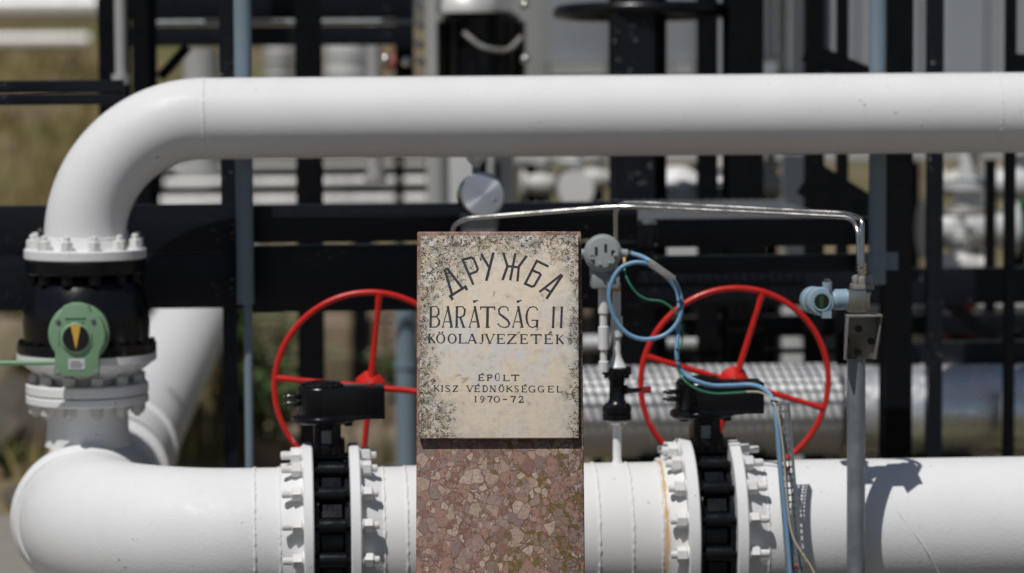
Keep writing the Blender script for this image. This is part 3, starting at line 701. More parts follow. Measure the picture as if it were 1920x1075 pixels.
for (x0, y0, x1, y1) in ((121, 594.5, 160, 597), (108, 620, 111, 648), (170, 620, 173, 648), (126, 602, 157, 605)):
    p0, p1 = ac(x0, y0, ya-.0235), ac(x1, y1, ya-.0235); m.box(p0.x, p1.x, ya-.0245, ya-.0215, p1.z, p0.z)
m.build('raised_rib', 'green_paint', a_, bevel=.0008)
for (px, py) in ((108, 600), (174, 599), (108, 699), (180, 698)): MB().lathe(ac(px, py, ya-.022), -Y_, [(.0065, 0), (.0065, .005), (.004, .006)], 6).build('screw', 'galvanised', a_)
m = MB(); m.tube([ac(103, 680.5, ya+.0), ac(-420, 684, ya+.0)], .0065, 14); m.build('shaft', 'green_paint', a_)
# spool below the valve
sp = thing('pipe_spool', (xr, YR, zr(815)), 'white flanged pipe stub carrying the ball valve up from the lower pipe', 'pipe')
m = MB(); m.lathe((xr, YR, zr(835)), Z, [(UR+.006, 0), (UR, .05), (UR, zr(755)-zr(835))], 64); m.build('pipe_body', 'white_paint', sp)
fl = vflange(sp, .1598, 754, 738.3, 'white_paint'); bolts(fl, (xr, YR, zr(754)), -Z, .1369, ring12, 'old_white_paint', .9, .006)
m = MB(); m.lathe((xr, YR, zr(738.2)), Z, [(.1483, 0), (.1483, zr(736.4)-zr(738.2))], 48); m.build('gasket', 'rubber_black', sp)

# ================================================================== GAUGE UNDER THE OVERHEAD PIPE
gx = ax(893, YR, 320); zb = zU-UR
gg = thing('pressure_gauge', (gx, YR, zb-.12), 'round brushed metal gauge seen from behind, hanging under the overhead pipe', 'gauge')
m = MB(); m.lathe((gx, YR, zb+.008), -Z, [(.027, 0), (.024, .016), (.0115, .030), (.0115, .034)], 24); m.build('weldolet', 'white_paint', gg)
m = MB(); m.lathe((gx, YR, zb-.026), -Z, [(.0105, 0), (.0105, .045)], 16)
for i in range(7): m.torus((gx, YR, zb-.030-i*.0045), Z, .0105, .0013, 20, 6)
m.build('threaded_stem', 'galvanised', gg)
gc = at(905, 366, YR-.05); ga = V((.20, -.97, .10)).normalized(); RG = .0575
m = MB(); m.lathe(gc-ga*.052, ga, [(.03, 0), (.052, .004), (RG+.001, .010), (RG+.001, .046), (RG+.003, .047), (RG+.003, .052), (RG-.001, .054)], 64); m.build('gauge_case', 'stainless', gg, angle=30)
m = MB(); m.lathe((0, 0, 0), Z, [(RG-.0015, 0), (RG-.003, .0022), (0, .0055)], 96)
cp = m.build('gauge_back', 'brushed_cap', gg, origin=(0, 0, 0), angle=20); cp.location = gc+ga*.0005-roots(gg); cp.rotation_mode = 'QUATERNION'; cp.rotation_quaternion = Z.rotation_difference(ga)
m = MB(); p = at(928, 376, YR-.107); m.lathe(p, ga, [(.0052, -.003), (.0052, .002), (.003, .003)], 16); m.build('vent_plug', 'stainless', gg)
gb = thing('capped_standpipe', (gx+.01, 5.6, at(900, 480, 5.58).z), 'silver grey capped stem rising behind the stone under the round gauge', 'fitting')
c = at(899, 480, 5.58); zz = lambda py: az(py, 5.58, 900)
m = MB(); m.lathe((c.x, 5.58, zz(560)), Z, [(.048, 0), (.048, zz(428)-zz(560))], 32); m.build('stem_body', 'cladding', gb)
m = MB(); m.lathe((c.x, 5.58, zz(427.5)), Z, [(.051, 0), (.053, .004), (.053, zz(402)-zz(427.5)), (.049, zz(399)-zz(427.5)), (0, zz(398)-zz(427.5))], 32); m.build('cap', 'galvanised', gb, angle=30)

# ================================================================== VENT VALVE + GREY TRANSMITTER
xv = at(1157, 830, YF).x; zv = lambda py: az(py, YF, 1157); kv = mp(YF)
vv = thing('vent_valve', (xv, YF, zc+PR-.004), 'small black plug valve with a lever on a thin white stub, right of the stone', 'valve')
m = MB(); m.lathe((xv, YF, zc+PR-.01), Z, [(.017, 0), (.0135, .012), (.0105, .018), (.0105, zv(795)-zc-PR+.01)], 24); m.build('stub', 'white_paint', vv)
m = MB(); m.lathe((xv, YF, zv(795)), Z, [(.018, 0), (.028, .004), (.028, zv(787.5)-zv(795))], 24); m.build('flange', 'white_paint', vv, angle=30)
for i in range(4):
    a = R(30+90*i); MB().lathe((xv+.022*math.cos(a), YF+.022*math.sin(a), zv(795)+.001), -Z, [(.006, 0), (.006, .007)], 6).build('nut', 'old_white_paint', vv)
m = MB(); h = lambda py: zv(py)-zv(787)
m.lathe((xv, YF, zv(787)), Z, [(.01, 0), (.0365, .0), (.0365, h(776)), (.025, h(775.5)), (.025, h(773.5)), (.0365, h(773)), (.0365, h(762)), (.027, h(758)), (.020, h(750)), (.019, h(720)), (.021, h(706)), (.030, h(703)), (.037, h(702)), (.037, h(689)), (.02, h(688.5))], 32)
for i in range(6):
    a = R(20+60*i)
    for q in (762, 702): m.lathe((xv+.030*math.cos(a), YF+.030*math.sin(a), zv(q)-.001), Z if q == 762 else -Z, [(.0055, 0), (.0055, .007)], 6)
m.cyl((xv, YF, zv(731)), (xv+.026, YF, zv(731)), .012, n=16)
m.build('valve_body', 'valve_black', vv, angle=35)
m = MB(); p = V((xv+.024, YF-.012, zv(731.5))); m.tube([p, p+V((.014, 0, 0)), p+V((.05, -.004, .003))], [.0085, .006, .0052], 10); lv = m.build('lever', 'valve_black', vv)
m = MB(); m.box(xv+.060, xv+.084, YF-.022, YF-.010, zv(736), zv(725)); m.build('lever_tip', 'rust_red_paint', lv, bevel=.002)
# white standpipe on top with a tee branch
sd = thing('standpipe', (xv, YF, zv(689)), 'thin white standpipe on the black plug valve with a union and side branch', 'pipe')
m = MB(); h = lambda py: zv(py)-zv(688)
m.lathe((xv, YF, zv(688)), Z, [(.024, 0), (.021, .004), (.0125, .022), (.0095, .034), (.0095, h(632)), (.0145, h(631)), (.0145, h(594)), (.0100, h(592)), (.0100, h(540))], 24)
m.cyl((xv-.005, YF, zv(617)), (xv-.030, YF-.006, zv(622)), .0085, n=16)
m.build('pipe_body', 'white_paint_plain', sd, angle=35)
m = MB(); m.lathe((xv, YF, zv(547)), Z, [(.0105, 0), (.0115, .002), (.0115, zv(530)-zv(547)), (.009, zv(528)-zv(547)), (.005, zv(520)-zv(547))], 6); m.build('tube_fitting', 'gland_yellow', sd)
# grey transmitter and its stem
yt_ = YF-.035; xt = at(1131.5, 600, yt_).x; zt_ = lambda py: az(py, yt_, 1131)
tr = thing('pressure_transmitter', (xt, yt_, zt_(697)), 'grey round pressure transmitter with lugged cover on a white stem beside the stone', 'transmitter', 'pressure transmitters')
m = MB(); h = lambda py: zt_(py)-zt_(697)
m.lathe((xt, yt_, zt_(697)), Z, [(.0125, 0), (.0125, h(678)), (.0085, h(677)), (.0085, h(656)), (.013, h(655)), (.013, h(613)), (.0095, h(612)), (.0095, h(589)), (.0128, h(587)), (.0128, h(545)), (.012, h(541))], 24); m.build('stem', 'white_paint_plain', tr, angle=30)
p0, p1 = at(1108, 540, yt_), at(1160, 512, yt_); m = MB(); m.box(p0.x, p1.x, yt_-.03, yt_+.03, p0.z, p1.z); m.build('base_block', 'transmitter_grey', tr, bevel=.006)
hc = at(1130.5, 474, yt_-.035); HR = .0465; ha = V((-.06, -.985, .16)).normalized()
m = MB(); m.lathe(hc-ha*.09, ha, [(.034, 0), (.041, .004), (.041, .060), (HR, .062), (HR, .082), (HR-.003, .086)], 56); m.cyl(hc-V((0, -.035, .02)), hc-V((0, -.035, .06)), .030, n=32); hd = m.build('housing', 'transmitter_grey', tr, angle=30)
m = MB(); m.lathe(hc-ha*.004, ha, [(HR-.004, 0), (HR-.006, .007), (HR-.010, .010), (HR-.016, .0105), (0, .012)], 56)
_, u_, w_ = basis(ha); wz = V((0, 0, 1))-ha*ha.z; wz.normalize(); wx = wz.cross(ha)*-1
wx = ha.cross(wz)*-1 if False else V((1, 0, 0))-ha*ha.x; wx.normalize()
cvp = lambda a, r, d=.0: hc+ha*(.007+d)+(wx*math.cos(R(a))+wz*math.sin(R(a)))*r
for a in (-150, -105, -60, -15):
    m.lathe(cvp(a, .030), ha, [(.0048, 0), (.0042, .006), (.0028, .007)], 12)
cv = m.build('cover', 'transmitter_grey', hd, angle=30)
m = MB()
for (px, py, w__, h__) in ((1117.8, 471, 5, 15), (1135.5, 465.5, 5, 15), (1110.5, 484, 6.5, 9), (1149, 474, 6.5, 9)):
    c = at(px, py, yt_-.0405); c = c+ha*((hc+ha*.0078-c).dot(ha)); m.obox(c, wx*(w__*.5*kv), wz*(h__*.5*kv), ha*.0012)
m.build('cover_slot', 'dial_black', cv)
m = MB(); m.cyl(at(1160, 475, yt_), at(1176, 476.5, yt_), .0115, n=20); m.cyl(at(1100, 476, yt_), at(1086, 476, yt_), .0115, n=20); m.build('conduit_port', 'transmitter_grey', hd)
m = MB(); m.cyl(at(1176, 476.5, yt_), at(1187, 475, yt_), .0085, n=6); m.build('cable_gland', 'dial_black', hd)

# ================================================================== BLUE TRANSMITTER ON THE POST
YQ = 4.65; kq = mp(YQ); q = lambda px, py, Y=YQ: at(px, py, Y)
xp = q(1605, 900).x
ps = thing('instrument_post', (xp, YQ, 0), 'galvanised tube post with a drilled bracket, in front of the white pipe at right', 'post')
m = MB(); m.tube([V((xp, YQ, 0)), V((xp, YQ, q(1605, 665).z))], .0222, 36); m.lathe((xp, YQ, 0), Z, [(.07, 0), (.07, .01), (.023, .0102)], 32); m.build('post_tube', 'galvanised', ps)
m = MB(); yb_ = YQ-.026
TLb, TRb, BRb, BLb = q(1581, 591), q(1645, 591), q(1636, 671), q(1579, 671)
for o_ in (TLb, TRb, BRb, BLb): o_.y = yb_
m.prism([TLb, TRb, BRb, BLb], (0, .004, 0))
m.prism([V((TLb.x, yb_, TLb.z)), V((BLb.x, yb_, BLb.z)), V((BLb.x-.004, yb_-.035, BLb.z)), V((TLb.x-.002, yb_-.042, TLb.z))], (.0045, 0, 0))
m.prism([V((TRb.x-.005, yb_, TRb.z)), V((BRb.x-.005, yb_, BRb.z)), V((BRb.x-.003, yb_-.02, BRb.z)), V((TRb.x-.003, yb_-.035, TRb.z))], (.0045, 0, 0))
m.box(TLb.x-.002, TRb.x+.001, yb_-.042, yb_+.004, TLb.z+.0003, TLb.z+.0053)
bk = m.build('bracket', 'bracket_steel', ps, bevel=.001)
for px, py in ((1610, 617), (1587, 640), (1633, 640), (1609, 662)): MB().lathe(q(px, py, yb_-.0005), -Y_, [(.0085, -.001), (.0085, .0012)], 20).build('dark_hole_disc', 'dial_black', bk)  # black discs stand in for the dark seen through the holes
bt = thing('pressure_transmitter', q(1608, 585), 'pale blue transmitter head with a dark round display, mounted on the galvanised post', 'transmitter', 'pressure transmitters')
yh = YQ-.03
m = MB(); p0, p1 = q(1588, 584, yh), q(1621, 543, yh); m.box(p0.x, p1.x, yh-.025, yh+.03, p0.z, p1.z); p0, p1 = q(1621, 580, yh), q(1629, 548, yh); m.box(p0.x+.0005, p1.x, yh-.02, yh+.02, p0.z, p1.z)
for py in (550, 576): m.cyl(q(1626, py, yh-.01), q(1633, py, yh-.01), .006, n=6)
m.build('manifold_block', 'stainless', bt, bevel=.002)
m = MB(); z0, z1_ = q(1616, 542, yh).z, q(1616, 518, yh).z; xx = q(1616, 530, yh).x
m.box(xx-.025, xx+.026, yh-.025, yh+.025, z0, z0+.012); m.lathe((xx, yh, z0+.0122), Z, [(.024, 0), (.024, z1_-z0-.013)], 28)
for dx in (-.017, .017): m.cyl((xx+dx, yh-.017, z0+.0118), (xx+dx, yh-.017, z1_+.004), .007, n=6)
m.build('process_flange', 'bracket_steel', bt, bevel=.001)
m = MB(); m.lathe((xx, yh, z1_-.001), Z, [(.009, 0), (.009, .006), (.0115, .007), (.0115, .015), (.008, .017), (.0095, .020), (.0105, .024), (.0105, .032), (.0068, .036)], 6, .3); m.build('tube_fitting', 'stainless', bt, angle=25)
m = MB(); p0 = q(1588, 562, yh); m.lathe(p0, -X, [(.0255, 0), (.0255, .028), (.022, .034), (.020, .06)], 32); m.build('neck', 'transmitter_blue', bt, angle=30)
hc = q(1541, 566, yh-.028); ha = V((.06, -.99, .04)).normalized()
m = MB(); m.lathe(hc-ha*.105, ha, [(.028, 0), (.0335, .006), (.0335, .03), (.026, .034), (.026, .066), (.0345, .07), (.0345, .096), (.031, .102), (.020, .104)], 40)
p = q(1551, 540, yh-.01); m.cyl(p-V((0, 0, .012)), p+V((0, 0, .014)), .012, n=16); m.obox(q(1549, 590, yh-.02), X*.011, Y_*.014, Z*.008)
hd = m.build('housing', 'transmitter_blue', bt, angle=30)
m = MB(); m.lathe(hc-ha*.003, ha, [(.0345*.62, 0), (.0345*.62, .003), (.022, .004), (.0185, .0035), (.0185, 0)], 40); m.build('window_ring', 'transmitter_blue', hd, angle=30)
m = MB(); m.lathe(hc-ha*.002, ha, [(.0186, 0), (.0186, .002)], 32); m.build('display', 'display_glass', hd)
m = MB(); c = hc+ha*.0006; m.obox(c+V((-.001, 0, 0)), X*.0055, Z*.0145, Y_*.0004); m.build('screen', 'lcd_green', hd)
m = MB(); m.lathe(q(1551, 528, yh-.01), Z, [(.009, 0), (.009, .004), (.006, .006)], 6); m.cyl(q(1556, 538, yh-.026), q(1556, 538, yh-.03), .004, n=12); m.build('earth_screw', 'stainless', hd)

# ================================================================== IMPULSE TUBES
def tube(name, pts, r, mat, label, cat, group=None, rad=.03, n=12, segs=10, sm='f'):
    P = fillet(pts, rad, segs) if sm == 'f' else spline(pts, segs)
    o = MB(); o.tube(P, r, n); return tag(o.build(name, mat, origin=pts[0]), label, cat, group)
tube('impulse_tube', [at(849, 520, 5.0), at(849, 424, 5.0), at(872, 410, 4.99), at(1140, 388.5, 4.88), at(1180, 388, 4.87), at(1596, 408, 4.60), at(1609, 432, 4.56), at(1611, 496, 4.545)], .0058, 'stainless', 'lower bright steel tube that dips behind the stone at its left end', 'tube', 'bright steel impulse tubes', .04)
tube('impulse_tube', [at(1154, 530, 4.9), at(1154, 396, 4.9), at(1165, 381, 4.89), at(1200, 380.5, 4.87), at(1590, 400.5, 4.62), at(1616.5, 412, 4.56), at(1616.5, 440, 4.55), at(1616, 500, 4.54)], .0058, 'stainless', 'upper bright steel tube dropping behind the grey transmitter at its left end', 'tube', 'bright steel impulse tubes', .04)

# ================================================================== CABLES
YC = 4.79
def C(pts, Y=YC): return [at(p[0], p[1], (p[2] if len(p) > 2 else Y)) for p in pts]
cb = thing('signal_cable', at(1184, 476, YC), 'pale blue cable coiled in a loop below the grey transmitter and draped over the gearbox', 'cable')
m = MB(); m.tube(spline(C([(1186, 476, 4.83), (1200, 480, 4.81), (1216, 488, 4.79), (1240, 505, 4.77), (1262, 524, 4.77), (1273, 545), (1278, 571), (1274, 597), (1260, 618), (1238, 632), (1207, 636.5), (1180, 628), (1159, 608), (1146, 580), (1142, 551), (1149, 524), (1164, 503), (1185, 493.5), (1205, 493), (1222, 500, 4.80), (1250, 520, 4.82), (1270, 548, 4.825), (1274, 590, 4.81), (1271, 625, 4.80), (1269, 655), (1271, 680), (1282, 700), (1304, 714, 4.78), (1335, 723, 4.785), (1372, 723, 4.79), (1410, 722, 4.79), (1434, 731, 4.74), (1448, 748, 4.68), (1454, 775, 4.655), (1460, 830, 4.645), (1466, 900, 4.64), (1474, 980, 4.635), (1482, 1080, 4.63), (1490, 1200, 4.62)]), 8), .0055, 12); m.build('cable_sheath', 'cable_blue', cb)
m = MB(); a, b = at(1217, 491, 4.765), at(1264, 524, 4.755); d = (b-a).normalized(); c = (a+b)/2; n_ = V((0, -1, 0)); u_ = d.cross(n_)
m.obox(c, d*((b-a).length/2), n_*.004, u_*.0085); tg_ = m.build('cable_tag', 'bracket_steel', cb, bevel=.001)
for (px, py, Y) in ((1276, 567, 4.785), (1274, 655, 4.785), (1269.5, 676, 4.785), (1215, 494, 4.785), (1452, 752, 4.66)):
    m = MB(); m.torus(at(px, py, Y), V((.2, .1, 1)) if px > 1260 else V((1, .1, -.5)), .0075, .0022, 20, 6); m.build('cable_tie', 'dial_black', cb)
ew = thing('earth_wire', at(1171, 490, YC), 'thin green earth wire sagging from the grey transmitter towards the tray', 'wire')
m = MB(); m.tube(spline(C([(1171, 492, 4.82), (1172, 512, 4.80), (1181, 533), (1196, 552), (1215, 562), (1238, 565), (1255, 574), (1270, 592), (1279, 615, 4.81), (1278, 645, 4.80), (1270, 672), (1272, 695), (1286, 716, 4.775), (1310, 731, 4.77), (1340, 738, 4.77), (1375, 737, 4.77), (1400, 735, 4.77)]), 8), .0028, 8); m.build('wire_sheath', 'cable_green', ew)
m = MB(); m.cyl(at(1170.5, 484, 4.83), at(1171.5, 500, 4.815), .0042, n=10); m.build('wire_sleeve', 'gland_yellow', ew)
tube('data_wire', C([(1400, 735, 4.77), (1425, 736, 4.75), (1444, 748, 4.67), (1457, 772, 4.645), (1467, 830, 4.63), (1473, 900, 4.62), (1478, 960, 4.61), (1486, 1005, 4.60), (1502, 1035, 4.59), (1520, 1062, 4.585), (1532, 1090, 4.58), (1545, 1140, 4.57)]), .0026, 'cable_cream', 'thin cream wire running down the perforated tray and hanging off to the right', 'wire', None, 0, 8, 8, 's')
# perforated cable tray, real slots
ct = thing('cable_tray', at(1503, 1260, 4.60), 'slotted galvanised cable tray leaning beside the right-hand valve', 'cable tray')
A, B = at(1463.5, 756, 4.685), at(1507, 1300, 4.62); d = (B-A).normalized(); n_ = V((0, -1, 0)); n_ = (n_-d*n_.dot(d)).normalized(); u_ = d.cross(n_); u_ = u_ if u_.x > 0 else -u_
Lg = (B-A).length; hw = .0185
m = MB()
for s_, wq in ((-hw, .0022), (hw, .0022)): m.obox(A+d*Lg/2+u_*s_+n_*.010, d*Lg/2, n_*.011, u_*wq/2)
for s_, wq in ((-.0145, .0035), (-.001, .005), (.0095, .0025), (.0155, .0022)): m.obox(A+d*Lg/2+u_*s_, d*Lg/2, n_*.0008, u_*wq*.62)
i = 0; s_ = .004
while s_ < Lg: m.obox(A+d*s_+n_*.0001, d*.0025, n_*.0006, u_*(hw-.001)); s_ += .017
m.build('tray_channel', 'galvanised', ct)
for s_ in (.16, .40): MB().lathe(A+d*s_+u_*.003+n_*.001, n_, [(.006, 0), (.006, .004), (.004, .006)], 12).build('tray_screw', 'rust_red_paint', ct)

# ================================================================== BLACK PLATFORM
def anchor(name, loc, label, cat, group=None): return thing(name, loc, label, cat, group)
def hsect(m, xc, yc, w_, d_, z0, z1_, tf=.012):
    a, b = w_/2, d_/2; o_ = [(-a, -b), (a, -b), (a, -b+tf), (tf/2, -b+tf), (tf/2, b-tf), (a, b-tf), (a, b), (-a, b), (-a, b-tf), (-tf/2, b-tf), (-tf/2, -b+tf), (-a, -b+tf)]
    m.prism([V((xc+x, yc+y, z0)) for x, y in o_], (0, 0, z1_-z0))
def column(px0, px1, Y, label, mat='black_paint', top=3.4, kind='H', bot=None, row=300, group='black steel columns', plate=True, name='steel_stanchion', cat='column', depth=None):
    x0, x1 = ax(px0, Y, row), ax(px1, Y, row); w_ = x1-x0; xc = (x0+x1)/2; b = gz(xc, Y) if bot is None else bot; d_ = depth or w_
    t = thing(name, (xc, Y+d_/2, b), label, cat, group)
    m = MB()
    if kind == 'H': hsect(m, xc, Y+d_/2, w_, d_, b, top)
    elif kind == 'tube': m.tube([V((xc, Y+w_/2, b)), V((xc, Y+w_/2, top))], w_/2, 24)
    else: m.box(x0, x1, Y, Y+d_, b, top)
    m.build('shaft', mat, t, bevel=.003 if kind == 'box' else 0)
    if plate:
        m = MB(); m.box(xc-w_*.9, xc+w_*.9, Y+d_/2-w_*.9, Y+d_/2+w_*.9, b-.03, b+.012)
        m.build('base_plate', mat, t)
        for sx in (-.7, .7): MB().lathe((xc+sx*w_, Y+d_/2-w_*.7, b+.012), Z, [(.012, 0), (.012, .012), (.006, .013), (.006, .03)], 6).build('anchor_nut', mat, t)
    return t
def channel(px0, px1, pya, pyb, Y, label, mat='black_paint', fl_=.06, row=None, group='black platform beams', name='steel_girder', cat='beam', lip=True):
    row = row or (pya+pyb)/2; x0, x1 = ax(px0, Y, row), ax(px1, Y, row); xm = (px0+px1)/2
    z1_, z0 = az(pya, Y, xm), az(pyb, Y, xm); t_ = .008
    m = MB(); o_ = [(0, z0), (0, z1_), (fl_, z1_), (fl_, z1_-t_), (t_, z1_-t_), (t_, z0+t_), (fl_, z0+t_), (fl_, z0)]
    m.prism([V((x0, Y+y, z)) for y, z in o_], (x1-x0, 0, 0))
    return tag(m.build(name, mat, origin=((x0+x1)/2, Y, z0), bevel=.0015), label, cat, group)
YB = 5.69
channel(-1100, 456, 391, 482, YB, 'upper black beam left of the pale blue post, passing behind the white riser')
channel(-1100, 456, 484, 586, YB, 'lower black beam behind the black ball valve, stacked under its twin')
channel(462, 1196, 383, 452, YB, 'black beam with a bright top edge behind the round gauge and the stone')
channel(462, 1196, 459, 582, YB+.05, 'deep shaded black beam behind the top of the left red handwheel')
channel(1232, 1640, 411, 462, YB, 'upper black beam under the steel tubes at right')
channel(1232, 1640, 480, 513, YB, 'slim black beam just above the right red handwheel')
channel(1000, 2300, 505, 572, 6.66, 'black strip for the shade at the back of the grating deck, above the insulated pipe', fl_=.05)  # dark strip put in where the space under the deck lies in shade
channel(1200, 2300, 590, 628, 7.3, 'black cross beam seen through the top of the right red handwheel')
channel(1640, 2300, 640, 690, 6.6, 'black beam running right just above the silver insulated pipe')
channel(1210, 1640, 655, 664, 7.0, 'thin black rail seen through the middle of the right red handwheel', fl_=.03)
# hand rails at the left
for (a, b, lb) in ((155, 178, 'upper thin black rail at the left edge, with white paint chips'), (181, 201, 'lower thin black rail at the left edge')):
    channel(-1100, 232, a, b, YB+.03, lb, fl_=.035, group='thin black rails at the left', name='guard_rail', cat='rail')
# columns
column(414, 441, YB+.02, 'black column close beside the left pale blue post', 'black_paint', depth=.1)
column(1150, 1228, 6.75, 'broad black column with white paint chips rising above the grey transmitter', depth=.13)
column(1230, 1250, 6.9, 'narrow black column tight against the broad chipped one', 'dull_black_paint')
column(187, 246, 7.0, 'black column at upper left, left half of the pair beside the grassy slope', 'dull_black_paint', bot=az(396, 7.0, 215), plate=False)
column(250, 296, 7.3, 'black column at upper left, right half of the pair beside the grassy slope', 'dull_black_paint', bot=az(396, 7.3, 270), plate=False)
column(556, 606, 7.2, 'black column between the left pale blue post and the white panel', 'dull_black_paint', row=340)
column(742, 776, 8.2, 'black column above the overhead pipe, left of the red hydrant', 'dull_black_paint', bot=az(145, 8.2), row=80, plate=False)
column(1311, 1346, 6.9, 'black column behind the overhead pipe, left of the pale grey wall strip', 'dull_black_paint')
column(1367, 1432, 6.8, 'widest black column at upper right of the picture', 'dull_black_paint', depth=.16)
column(1512, 1546, 6.8, 'black column carrying the diagonal braces', 'dull_black_paint')
column(1570, 1591, 6.8, 'thin black column left of the right pale blue post', 'dull_black_paint')
column(1661, 1712, 6.0, 'two-toned black column just right of the right pale blue post', 'dull_black_paint', depth=.1)
column(1741, 1769, 6.05, 'slim black column with chipped edge near the grey ribbed wall', 'black_paint')
column(1886, 1905, 6.3, 'thin black column nearest the right edge', 'dull_black_paint')
column(1850, 1868, 7.4, 'thin black column before the bright machinery at right', 'dull_black_paint', top=az(300, 7.4, 1850))
# pale blue posts
def bluepost(px0, px1, py_end, label, thin):
    Y = 5.625; x0, x1 = ax(px0, Y, 300), ax(px1, Y, 300); xc = (x0+x1)/2; r = (x1-x0)/2; ze = az(py_end, Y, px0)
    t = thing('guide_post', (xc, Y, 0), label, 'post', 'pale blue posts')
    MB().tube([V((xc, Y, ze)), V((xc, Y, 3.4))], r, 28).build('sleeve', 'blue_grey_paint', t)
    if thin: MB().tube([V((xc+.006, Y, 0)), V((xc+.006, Y, ze+.1))], r*.5, 20).build('inner_rod', 'blue_grey_paint', t)
    if thin: return
    zc_ = az(490, Y, px0); m = MB(); m.box(xc-r*2.2, xc+r*2.6, Y+r*.6, Y+r*.6+.012, zc_-.026, zc_+.022); m.lathe((xc, Y, zc_-.024), Z, [(r+.003, 0), (r+.003, .044)], 28)
    m.build('clamp', 'blue_grey_paint', t)
bluepost(441, 474, 570, 'pale blue grey post with a thinner rod below, left of the left red handwheel', True)
bluepost(1629, 1661, 533, 'pale blue grey post behind the blue transmitter head, ending above it', False)
# upper left frame
channel(240, 776, -30, 36, 8.0, 'topmost black beam in the upper left frame', group='black beams of the upper frame', fl_=.1)
channel(240, 776, 49, 86, 7.9, 'lower black beam in the upper left frame', group='black beams of the upper frame', fl_=.1)
def xpipe(px0, px1, pya, pyb, Y, mat, label, name='insulated_pipe', cat='pipe', group=None, bands=.9, support=True, dirx=(1, 0, 0)):
    xm = (max(px0, 0)+min(px1, 1920))/2; c = at(xm, (pya+pyb)/2, Y); r = abs(az(pya, Y, xm)-az(pyb, Y, xm))/2
    x0, x1 = ax(px0, Y, pya), ax(px1, Y, pya)
    t = thing(name, ((x0+x1)/2, Y, c.z-r), label, cat, group)
    MB().tube([V((x0, Y, c.z)), V((x1, Y, c.z))], r, 48).build('jacket', mat, t)
    if bands:
        x = x0+.25
        while x < x1:
            MB().torus((x, Y, c.z), X, r, .004, 48, 6).build('band', mat, t); x += bands
    if support:
        for x in (x0+.3, x1-.3):
            b = gz(x, Y); m = MB(); m.box(x-.03, x+.03, Y-.05, Y+.05, b-.05, c.z-r+.004); m.box(x-.09, x+.09, Y-.1, Y+.1, c.z-r-.02, c.z-r+.003); m.build('support', 'dull_black_paint', t)
    return t
xpipe(248, 770, 37, 47, 7.7, 'galvanised', 'dark galvanised pipe lying between the two upper left black beams', 'steel_pipe', bands=0, support=False)
YI = 6.45
xpipe(1060, 1566, 684, 856, YI, 'cladding', 'metal clad pipe under the deck, checkered by the grating shadow', group='metal clad pipes', bands=.55)
xpipe(1574, 2300, 684, 858, YI+.08, 'mirror_cladding', 'metal clad pipe with a mirror sheen at the lower right', group='metal clad pipes', bands=.75)
# grating deck above the insulated pipe
zd = az(411, YB, 1400)-.002; x0, x1 = ax(985, YB), ax(1562, YB); m = MB(); y0, y1 = YB+.075, 6.70
n = int((x1-x0)/.027)
for i in range(n+1): x = x0+i*.027; m.box(x, x+.003, y0, y1, zd-.014, zd)
n = int((y1-y0)/.027)
for i in range(n+1): y = y0+i*.027; m.box(x0, x1, y, y+.003, zd-.0135, zd-.003)
tag(m.build('deck_grating', 'galvanised', smooth=False, origin=((x0+x1)/2, (y0+y1)/2, zd)), 'steel grating deck just under the two bright tubes, right of the broad chipped column', 'grating')
# diagonal braces at right
def brace(pts, Y, hw_, label, mat='dull_black_paint', group='black diagonal braces'):
    P = [at(a, b, Y) for a, b in pts]; d = (P[1]-P[0]); m = MB(); L_ = d.length; d.normalize(); n_ = d.cross(Y_).normalized()
    m.obox((P[0]+P[1])/2, d*L_/2, n_*hw_, Y_*.004); m.obox((P[0]+P[1])/2+n_*(hw_-.004)+Y_*.027, d*L_/2, n_*.004, Y_*.0225)
    return tag(m.build('diagonal_brace', mat, origin=P[0]), label, 'brace', group)
brace([(1510, 96), (1640, 150)], 6.4, .03, 'black brace sloping down to the right just above the overhead pipe')
brace([(1512, 332), (1648, 416)], 6.35, .055, 'broad black brace sloping down to the right under the overhead pipe')
brace([(300, 146), (352, 88)], 7.25, .016, 'thin black brace sloping up to the right at upper left')
brace([(1770, 560), (1935, 700)], 7.0, .02, 'thin black brace sloping down to the right near the lower right edge')
brace([(1905, 120), (1990, 128)], 6.3, .03, 'short black bar at the top right corner')
# big black handwheel seen edge on
hw0 = at(1208, 22, 7.0); t = thing('handwheel', hw0, 'large black handwheel seen edge-on behind the broad chipped column', 'handwheel')
m = MB(); m.torus(hw0, (0, .05, 1), .262, .020, 72, 12); m.build('rim', 'valve_black', t)
for i in range(3):
    a = R(40+120*i); m = MB(); m.tube([hw0, hw0+V((math.cos(a)*.25, math.sin(a)*.25, -.0))], .013, 10); m.build('spoke', 'valve_black', t)
m = MB(); m.cyl(hw0+V((0, 0, .05)), hw0-V((0, 0, 1.2)), .022, n=20); m.lathe(hw0-V((0, 0, .06)), Z, [(.05, 0), (.05, .12)], 24); m.build('spindle', 'valve_black', t)
